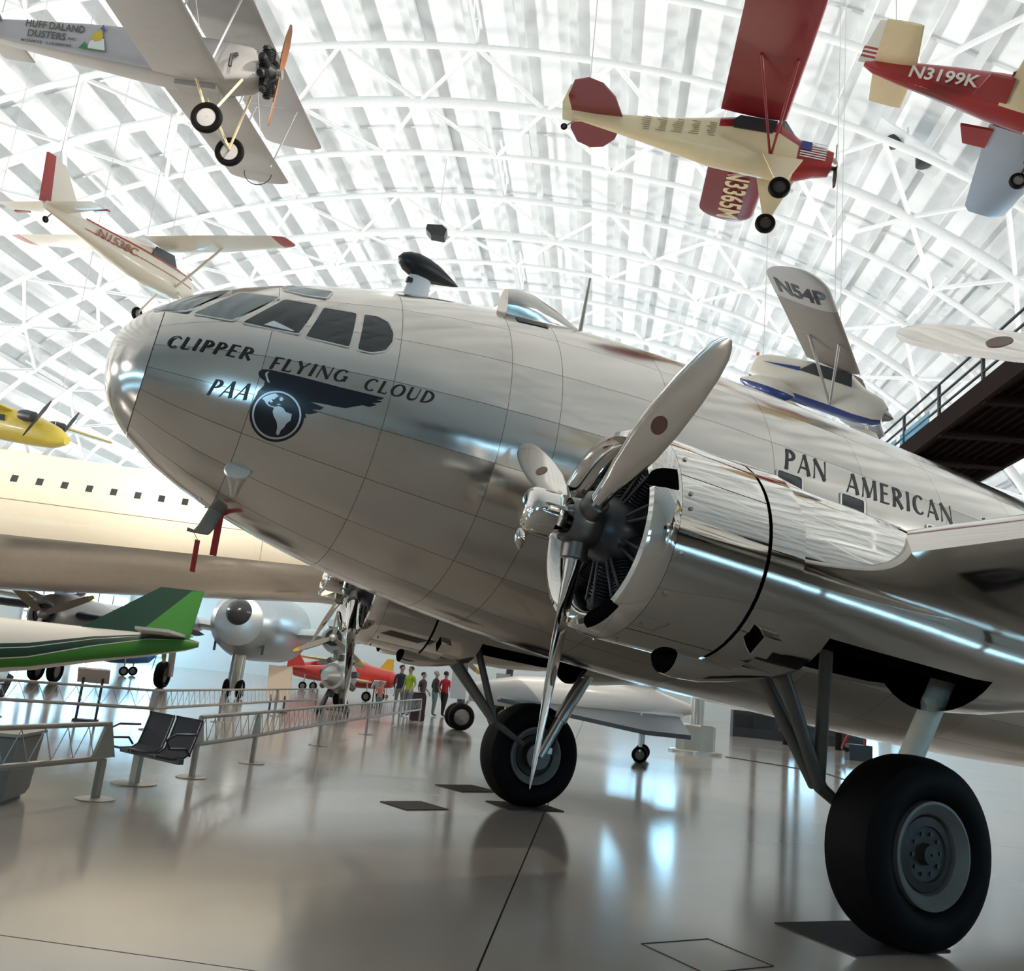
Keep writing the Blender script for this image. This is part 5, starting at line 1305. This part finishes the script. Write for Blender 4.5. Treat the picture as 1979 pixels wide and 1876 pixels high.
def back_right():
    rt = thing('display_case', 'long dark display case along the back wall beneath the airliner belly', 'display case', tuple(HP(21.5, 52, 0)), -HA)
    MB().box((0, 0, .7), (7.0, 1.0, 1.4)).build('case_body', M_DARK, rt, smooth=0)
    for k in range(6):
        MB().box((-2.9 + k * 1.16, -.52, .85), (1.0, .03, .7)).build('case_panel', M_GLASS, rt, smooth=0)
    rt = thing('tow_frame', 'red steel A-frame tow stand with a black foot behind the drag struts', 'tow bar', (14.0, 36.0, 0))
    red = pm('tow_red', (.30, .02, .015), .4)
    MB().tube([(-.1, 0, .45), (.75, 0, 2.2)], .06, 8).build('frame_bar', red, rt); MB().tube([(.80, 0, .35), (.78, 0, 2.2)], .06, 8).build('frame_bar', red, rt)
    MB().box((.55, 0, .30), (.9, .5, .60)).build('black_foot', M_BLACK, rt, smooth=0)
    MB().tube([(-.1, 0, .45), (.2, 0, .3)], .08, 8).build('tow_eye', M_BLACK, rt)
back_right()

# ------------------------------------------------------------------ railings, seats, signs
M_MESH = pm('grey_mesh_wire', (.42, .42, .44), .4, .6)
def railing(name, label, pts, far=False, skip_post=()):
    rt = thing(name, label, 'railing', (0, 0, 0))
    r = .022
    P = [V((x, y, 0)) for x, y in pts]
    for i, (a, b) in enumerate(zip(P[:-1], P[1:])):
        d = (b - a).normalized(); L = (b - a).length; sd = V((-d.y, d.x, 0))
        for z, rr in ((.77, .026), (.42, .032)):
            MB().tube([a + V((0, 0, z)), b + V((0, 0, z))], rr, 8).build('rail', M_RAIL, rt)
        # zigzag wire mesh between the rails, one joined panel of wires per bay
        m = MB(); nz = max(6, int(L / .16))
        for k in range(nz):
            q0 = a + d * (L * k / nz); q1 = a + d * (L * (k + 1) / nz)
            z0, z1 = (.44, .75) if k % 2 == 0 else (.75, .44)
            m.tube([q0 + V((0, 0, z0)), q1 + V((0, 0, z1))], .006, 4)
        mo = m.build('mesh_wires', M_MESH, rt); mo['kind'] = 'stuff'
        for e in (a, b) if i == len(P) - 2 else (a,):
            t = .13
            MB().prism([(-t * 1.4, .42), (t * 1.4, .42), (.03, .79), (-.03, .79)], e, d, (0, 0, 1), .035).build('triangular_plate', M_RAIL, rt, smooth=0)
            MB().box(e + V((0, 0, .20)), (.09, .05, .42), rot=Matrix.Rotation(math.atan2(d.y, d.x), 3, 'Z')).build('post', M_RAIL, rt, smooth=0)
            MB().lathe([(0, .20), (.012, .20), (.018, .17)], 18, e, (0, 0, 1)).build('base_plate', M_RAIL, rt)
    return rt
railing('barrier_railing', 'short near section of low mesh railing beside the planter, left of the mesh seats', [(-4.75, 6.6), (-4.02, 9.9)])
railing('barrier_railing', 'long low mesh railing running from the near mesh seats back to the visitors', [(-3.80, 12.3), (-3.62, 14.6), (-3.40, 18.93), (-3.05, 23.39), (-2.72, 28.0), (-2.4, 32.0)])
railing('barrier_railing', 'farther low mesh railing behind the mesh seats', [(-12.5, 14.2), (-9.4, 16.6), (-6.75, 18.6), (-6.55, 22.6), (-6.3, 27.2), (-6.0, 31.8)])
def seats(label, loc, rotz, n=2):
    rt = thing('mesh_seat_bench', label, 'bench', loc, rotz)
    MB().box((0, 0, .36), (1.25, .07, .06)).build('beam', M_DARK, rt, smooth=0)
    MB().box((-.25, 0, .18), (.13, .06, .36)).build('leg', M_RAIL, rt, smooth=0)
    MB().lathe([(0, .26), (.012, .26), (.02, .22)], 20, (-.25, 0, 0), (0, 0, 1)).build('foot_plate', M_RAIL, rt)
    msh = pm('perforated_seat_metal', (.045, .045, .05), .75, spec=.2)
    for k in range(n):
        x = -.28 + .58 * k
        prof_ = [(-.30, .42), (-.10, .385), (.06, .39), (.14, .44), (.19, .60), (.24, .80), (.23, .83)]
        sb = MB(); v = []
        for (y, z) in prof_:
            v.append([V((x - .25, y, z)), V((x + .25, y, z)), V((x + .25, y + .012, z - .012)), V((x - .25, y + .012, z - .012))])
        sb.loft(v); so = sb.build('seat_shell', msh, rt)
        for e in (-.255, .255):
            MB().tube([V((x + e, y, z)) for y, z in prof_], .014, 6).build('seat_edge', M_BLACK, so)
    for x in (-.62, .60):
        MB().tube([(x, .12, .42), (x, .05, .50), (x, -.16, .50), (x, -.22, .60), (x, -.10, .66), (x, .18, .66)], .014, 8).build('armrest', M_BLACK, rt)
seats('pair of dark mesh seats on one leg, nearest the front railing', (-3.95, 11.1, 0), math.radians(-38))
seats('pair of mesh seats farther back by the left edge, facing right', (-9.6, 17.9, 0), math.radians(-58))
def kiosk():
    rt = thing('floor_planter', 'tapered grey box base with a black foot at the lower left corner', 'planter', (-4.95, 9.25, 0), math.radians(8))
    g = pm('grey_kiosk_paint', (.17, .165, .145), .45, var=.05)
    MB().loft([[V((x * s, y * s, z)) for x, y in ((-.62, -.35), (.42, -.35), (.42, .35), (-.62, .35))] for z, s in ((.04, .90), (.10, .96), (.62, 1.03), (.64, 1.0))]).build('box_body', g, rt, smooth=.5)
    MB().box((-.1, 0, .025), (.90, .58, .05)).build('black_foot', M_BLACK, rt, smooth=0)
    MB().box((-.1, 0, .655), (1.12, .76, .03)).build('top_panel', M_RAIL, rt, smooth=0)
kiosk()
def sign(label, loc, rotz, w, h, z, tilt, mat, two=False):
    rt = thing('information_sign', label, 'sign', loc, rotz)
    R_ = Matrix.Rotation(tilt, 3, 'X')
    MB().box((0, 0, z), (w, .04, h), rot=R_).build('sign_panel', mat, rt, smooth=0)
    M_TXT = pm('sign_print', (.30, .28, .26), .6)
    for s in (-1, 1):
        MB().box((s * w * .3, .06, z * .5), (.05, .05, z)).build('sign_leg', M_DARK, rt, smooth=0)
    MB().box((0, .06, .015), (w * .8, .35, .03)).build('sign_foot', M_DARK, rt, smooth=0)
sign('upright beige sign board standing behind the railing', (-6.75, 29.2, 0), math.radians(-12), .80, 1.05, .92, math.radians(8), pm('beige_sign', (.60, .50, .40), .5))
sign('small tilted pale sign on legs below the green tail', (-8.3, 19.2, 0), math.radians(20), .62, .50, .92, math.radians(55), pm('pale_pink_sign', (.62, .52, .46), .5))
sign('small white tilted sign beside the red airplane', (-5.0, 40.5, 0), math.radians(25), .55, .5, 1.0, math.radians(50), M_WHITED)
o = MB(); 
rt = thing('waste_bin', 'dark square bin standing beyond the front railing below the visitors', 'bin', (-2.55, 32.6, 0), math.radians(10))
MB().loft([[V((x * s, y * s, z)) for x, y in ((-.25, -.25), (.25, -.25), (.25, .25), (-.25, .25))] for z, s in ((0, .92), (.05, 1), (.86, 1), (.92, .9))]).build('bin_body', pm('maroon_bin', (.05, .025, .03), .5), rt, smooth=.4)
MB().box((0, 0, .95), (.42, .42, .05)).build('bin_lid', M_DARK, rt, smooth=0)
# floor plates
def plate(label, x, y, w, l, rz):
    o = MB(); o.box((0, 0, 0), (w, l, .012)); q = o.build('floor_plate', M_PLATE, smooth=0); q.location = (x, y, .004); q.rotation_euler = (0, 0, rz); tag(q, label, 'floor plate')
plate('small dark square floor plate, left of the far wheel and nearer the camera', -.82, 11.75, .62, .62, math.radians(38))
plate('small dark square floor plate just left of the far wheel', -.22, 14.1, .70, .70, math.radians(38))
plate('dark rubber mat under the far wheel', .60, 12.72, .85, .70, math.radians(24.6))
plate('dark rubber mat under the near wheel', 2.95, 7.22, .95, .80, math.radians(24.6))

# ------------------------------------------------------------------ elevated walkway, right
def walkway():
    rt = thing('elevated_walkway', 'dark brown elevated walkway with railing crossing the upper right', 'walkway', (0, 0, 0))
    g0, g1, z = 10.4 + 9.2, 10.4 + 12.2, 10.1
    P = lambda g, d, zz: HP(g, d, zz)
    def bar(name, a, b, w, h, mat):
        v = []
        for (g, d, zz) in (a, b):
            v.append([P(g - w / 2, d, zz - h / 2), P(g + w / 2, d, zz - h / 2), P(g + w / 2, d, zz + h / 2), P(g - w / 2, d, zz + h / 2)])
        return MB().loft(v).build(name, mat, rt, smooth=0)
    dA, dB = 19.5, 58.5
    bar('deck', ((g0 + g1) / 2, dA, z), ((g0 + g1) / 2, dB, z), g1 - g0, .22, M_BROWN)
    for g in (g0, g1):
        bar('edge_beam', (g, dA, z - .12), (g, dB, z - .12), .14, .55, M_BROWN)
    for k in range(11): bar('stringer', (g0 + .3 + .29 * k, dA, z - .16), (g0 + .3 + .29 * k, dB, z - .16), .06, .12, M_BROWN)
    for k in range(14):
        d = dA + 3 * k
        v = [[P(g0, d - .12, z - .45), P(g0, d + .12, z - .45), P(g0, d + .12, z - .1), P(g0, d - .12, z - .1)], [P(g1, d - .12, z - .45), P(g1, d + .12, z - .45), P(g1, d + .12, z - .1), P(g1, d - .12, z - .1)]]
        MB().loft(v).build('cross_beam', M_BROWN, rt, smooth=0)
        for g in (g0, g1): bar('rail_post', (g, d - .05, z + .6), (g, d + .05, z + .6), .07, 1.05, M_DARK)
        if d > 44 and k % 3 == 0:
            for g in (g0 + .25, g1 - .25): MB().tube([P(g, d, 0), P(g, d, z - .1)], .16, 10).build('column', M_BROWN, rt)
    for g in (g0, g1):
        for zz in (.40, .75, 1.12): bar('handrail', (g, dA, z + zz), (g, dB, z + zz), .05, .05, M_DARK)
    blue = pm('blue_glow_panel', (.10, .35, .55), .15)  # blue glow of windows behind the railing, put into the panel colour
    for k in range(6):
        d = 26.3 + 3 * k
        bar('guard_panel', (g0, d, z + .40), (g0, d + 2.6, z + .40), .02, .35, blue)
walkway()

# ------------------------------------------------------------------ visitors
def person(label, loc, face, shirt, pants, hair, h=1.74, pose='stand', skin=(.45, .28, .20), short=True):
    h *= 1.04; k = h / 1.75
    J = {}; E = []; R = {}
    def j(n, p, r, par=None):
        J[n] = V(p) * k; R[n] = r * k
        if par: E.append((par, n))
    sw = 0.05
    st = {'stand': .05, 'walk': .20}[pose]
    j('pelvis', (0, 0, .95), .135); j('waist', (0, 0, 1.10), .120, 'pelvis'); j('chest', (0, .01, 1.30), .145, 'waist'); j('neck0', (0, 0, 1.46), .075, 'chest'); j('neck', (0, -.01, 1.53), .055, 'neck0')
    j('head0', (0, -.015, 1.60), .082, 'neck'); j('head', (0, -.02, 1.67), .095, 'head0'); j('crown', (0, -.005, 1.73), .065, 'head')
    for s, nm in ((-1, 'r'), (1, 'l')):
        f = s * st
        j('hip' + nm, (s * .10, 0, .88), .10, 'pelvis'); j('knee' + nm, (s * .11, -f * .5 - .02, .50), .062, 'hip' + nm); j('ank' + nm, (s * .12, -f * .8 + .02, .09), .042, 'knee' + nm); j('toe' + nm, (s * .14, -f * .8 - .14, .04), .035, 'ank' + nm)
        bend = .12 if s > 0 else .02
        j('sh' + nm, (s * .19, 0, 1.41), .062, 'chest'); j('elb' + nm, (s * .25, .04, 1.13), .043, 'sh' + nm); j('wr' + nm, (s * .255, -.06 - bend, .90 + bend * .6), .030, 'elb' + nm); j('palm' + nm, (s * .25, -.09 - bend, .83 + bend * .6), .028, 'wr' + nm)
        for q in range(4):
            o = V((s * .25, -.09 - bend, .83 + bend * .6)); dx = (q - 1.5) * .018
            j('f%d%s' % (q, nm), (o.x, o.y - .012 + dx, o.z - .055), .0095, 'palm' + nm); j('g%d%s' % (q, nm), (o.x - s * .012, o.y - .02 + dx, o.z - .085 + abs(q - 1.4) * .008), .008, 'f%d%s' % (q, nm))
        j('th' + nm, (s * .235, -.125 - bend, .83 + bend * .6), .011, 'palm' + nm); j('tt' + nm, (s * .228, -.135 - bend, .79 + bend * .6), .009, 'th' + nm)
    names = list(J); idx = {n: i for i, n in enumerate(names)}
    me = bpy.data.meshes.new('person'); me.from_pydata([J[n] for n in names], [(idx[a], idx[b]) for a, b in E], [])
    ob = bpy.data.objects.new('person', me); COL.objects.link(ob)
    sk = ob.modifiers.new('s', 'SKIN'); sk.use_smooth_shade = True
    for n in names:
        sv = me.skin_vertices[0].data[idx[n]]; rr = R[n]
        sv.radius = (rr * (1.25 if n in ('chest', 'waist', 'pelvis') else 1.0), rr * (.82 if n in ('chest', 'waist') else 1.0)); sv.use_root = (n == 'pelvis')
    ob.modifiers.new('d', 'SUBSURF').levels = 1
    dg = bpy.context.evaluated_depsgraph_get(); m2 = bpy.data.meshes.new_from_object(ob.evaluated_get(dg))
    bpy.data.objects.remove(ob)
    ms = [pm('skin_tone_%d' % int(skin[0] * 100), skin, .6), shirt, pants, M_BLACK]
    m2.materials.clear()
    for q in ms: m2.materials.append(q)
    for f in m2.polygons:
        c = f.center / k; ax = abs(c.x)
        if c.z < .075: mi = 3
        elif c.z < .96 and ax < .205: mi = 2
        elif c.z < 1.475 and ax < .205: mi = 1
        elif ax >= .205 and c.z > (1.17 if short else .93): mi = 1
        else: mi = 0
        f.material_index = mi
    m2.shade_smooth()
    rt = bpy.data.objects.new('person', m2); COL.objects.link(rt); rt.location = loc; rt.rotation_euler = (0, 0, face)
    tag(rt, label, 'person')
    H = MB(); c = V((0, 0, 1.69)) * k
    rings = []
    for z, r in ((-.06, .088), (0, .102), (.05, .092), (.085, .055), (.1, .01)):
        rings.append([c + V((r * k * math.cos(2 * math.pi * q / 14), (.028 + r * k * 1.05 * math.sin(2 * math.pi * q / 14)), z * k)) for q in range(14)])
    H.loft(rings).build('hair', hair, rt)
    fm = pm('face_dark', (.05, .03, .025), .5)
    for s in (-1, 1):
        MB().lathe([(-.004, .012), (.006, .010)], 8, V((s * .034, -.108, 1.665)) * k, (0, -1, 0)).build('eye', fm, rt)
        MB().lathe([(-.012, .022), (.012, .026)], 8, V((s * .098, -.01, 1.655)) * k, (1, 0, 0)).build('ear', ms[0], rt)
    MB().loft([[V((x, y, z)) * k for x, y, z in ((-.008, -.105, 1.66), (.008, -.105, 1.66), (.006, -.112, 1.655), (-.006, -.112, 1.655))], [V((x, y, z)) * k for x, y, z in ((-.016, -.10, 1.628), (.016, -.10, 1.628), (.010, -.130, 1.63), (-.010, -.130, 1.63))]]).build('nose', ms[0], rt)
    MB().box(V((0, -.104, 1.602)) * k, (.05 * k, .012, .010)).build('mouth', fm, rt, smooth=0)
    return rt
blk = pm('black_hair', (.015, .012, .01), .6); grh = pm('grey_hair', (.35, .34, .33), .6); brn = pm('brown_hair', (.06, .03, .015), .6)
c_grn = pm('lime_shirt', (.35, .48, .04), .8); c_red = pm('red_shirt', (.55, .03, .04), .8); c_mar = pm('dark_maroon_shirt', (.06, .035, .04), .8); c_nav = pm('navy_jacket', (.02, .025, .05), .8)
c_gry = pm('grey_trousers', (.20, .21, .22), .8); c_blk = pm('black_trousers', (.015, .015, .018), .8); c_pnk = pm('pink_top', (.55, .20, .18), .8); c_tea = pm('teal_grey_trousers', (.16, .24, .25), .8); c_oliv = pm('olive_vest', (.12, .13, .08), .8)
person('person in a lime green shirt and grey trousers among the visitors', (-3.20, 35.6, 0), math.radians(-35), c_grn, c_gry, blk, 1.78)
person('person in a navy jacket half hidden behind the lime green shirt', (-3.62, 36.3, 0), math.radians(30), c_nav, c_gry, blk, 1.80, short=False)
person('person in a dark maroon shirt looking down above the bin', (-2.72, 36.2, 0), math.radians(60), c_mar, c_gry, blk, 1.62)
person('grey-haired person in a dark jacket beside the red shirt', (-2.30, 37.6, 0), math.radians(120), c_mar, c_tea, grh, 1.72, short=False)
person('person in a red shirt and dark trousers, rightmost of the group', (-1.92, 37.8, 0), math.radians(150), c_red, c_blk, blk, 1.74, 'walk')
person('small child in a pink top left of the lime green shirt', (-4.2, 34.8, 0), math.radians(20), c_pnk, c_tea, brn, 1.15)
person('person in an olive vest and black trousers beside the display engine', (-5.3, 32.9, 0), math.radians(170), c_oliv, c_blk, grh, 1.72, 'walk')

# ------------------------------------------------------------------ unseen mezzanine, added for the dark band it mirrors into the cowling
def added_mezzanine():
    rt = thing('unseen_mezzanine', 'dark mezzanine added out of view along the right-hand wall for its reflection in polished metal', 'mezzanine', (0, 0, 0))
    def blk(name, g0, g1, d0, d1, z0, z1, m):
        P = [HP(g, d, z) for g in (g0, g1) for d in (d0, d1) for z in (z0, z1)]
        MB().add(P, [(0, 1, 3, 2), (4, 6, 7, 5), (0, 4, 5, 1), (2, 3, 7, 6), (0, 2, 6, 4), (1, 5, 7, 3)]).build(name, m, rt, smooth=0)
    blk('mezzanine_deck', 31, 36.5, -40, 16, 4.7, 5.2, M_BROWN)
    blk('mezzanine_parapet', 30.8, 31, -40, 16, 4.7, 7.6, M_BROWN)
    for k in range(8): blk('mezzanine_column', 31.0, 31.5, -39 + 7.6 * k, -38.5 + 7.6 * k, 0, 4.7, M_DARK)
added_mezzanine()
yp = small_plane('yellow_airplane', 'yellow airplane hanging beside the camera, seen only as a golden reflection', (15.5, -4.0, 8.5), math.radians(70), M_YELLOW, M_YELLOW, pm('orange_paint', (.6, .15, .03)), 6.6, 4.6, False)
bpy.context.view_layer.update()
cables(yp, yp.matrix_world.copy(), [(-2.0, .4, 2.0), (-2.0, -.4, 2.0)])
# stage lamps clamped to the far end of the walkway railing
for k, (g, d, z) in enumerate(((18.9, 32.0, 10.9), (18.8, 34.5, 10.2), (18.95, 30.0, 10.7))):
    lab = ('round black stage lamp on the walkway railing, highest of three', 'round black stage lamp below the walkway edge, lowest of three', 'round black stage lamp nearest the camera on the walkway railing')[k]
    rt = thing('stage_lamp', lab, 'lamp', tuple(HP(g, d, z)), group='stage lamps on the walkway')
    MB().lathe([(0, .26), (.05, .28), (.38, .22), (.45, .10)], 20, (0, 0, 0), (-.3, .9, .3)).build('lamp_can', M_BLACK, rt)
    MB().lathe([(.01, .01), (.01, .25)], 20, (0, 0, 0), (-.3, .9, .3), caps=False).build('lamp_lens', M_DARK, rt)
    MB().tube([(0, .1, .0), (.3, .1, -.1), (.62, .1, -.1)], .03, 6).build('lamp_bracket', M_DARK, rt)
hq = thing('floor_hatch', 'faint square hatch outline in the floor near the bottom edge', 'floor hatch', (1.57, 6.32, 0), math.radians(30))
for (x, y, w, l) in ((0, .3, .6, .007), (0, -.3, .6, .007), (.3, 0, .007, .6), (-.3, 0, .007, .6)):
    MB().box((x, y, .002), (w, l, .004)).build('hatch_seam', M_PLATE, hq, smooth=0)
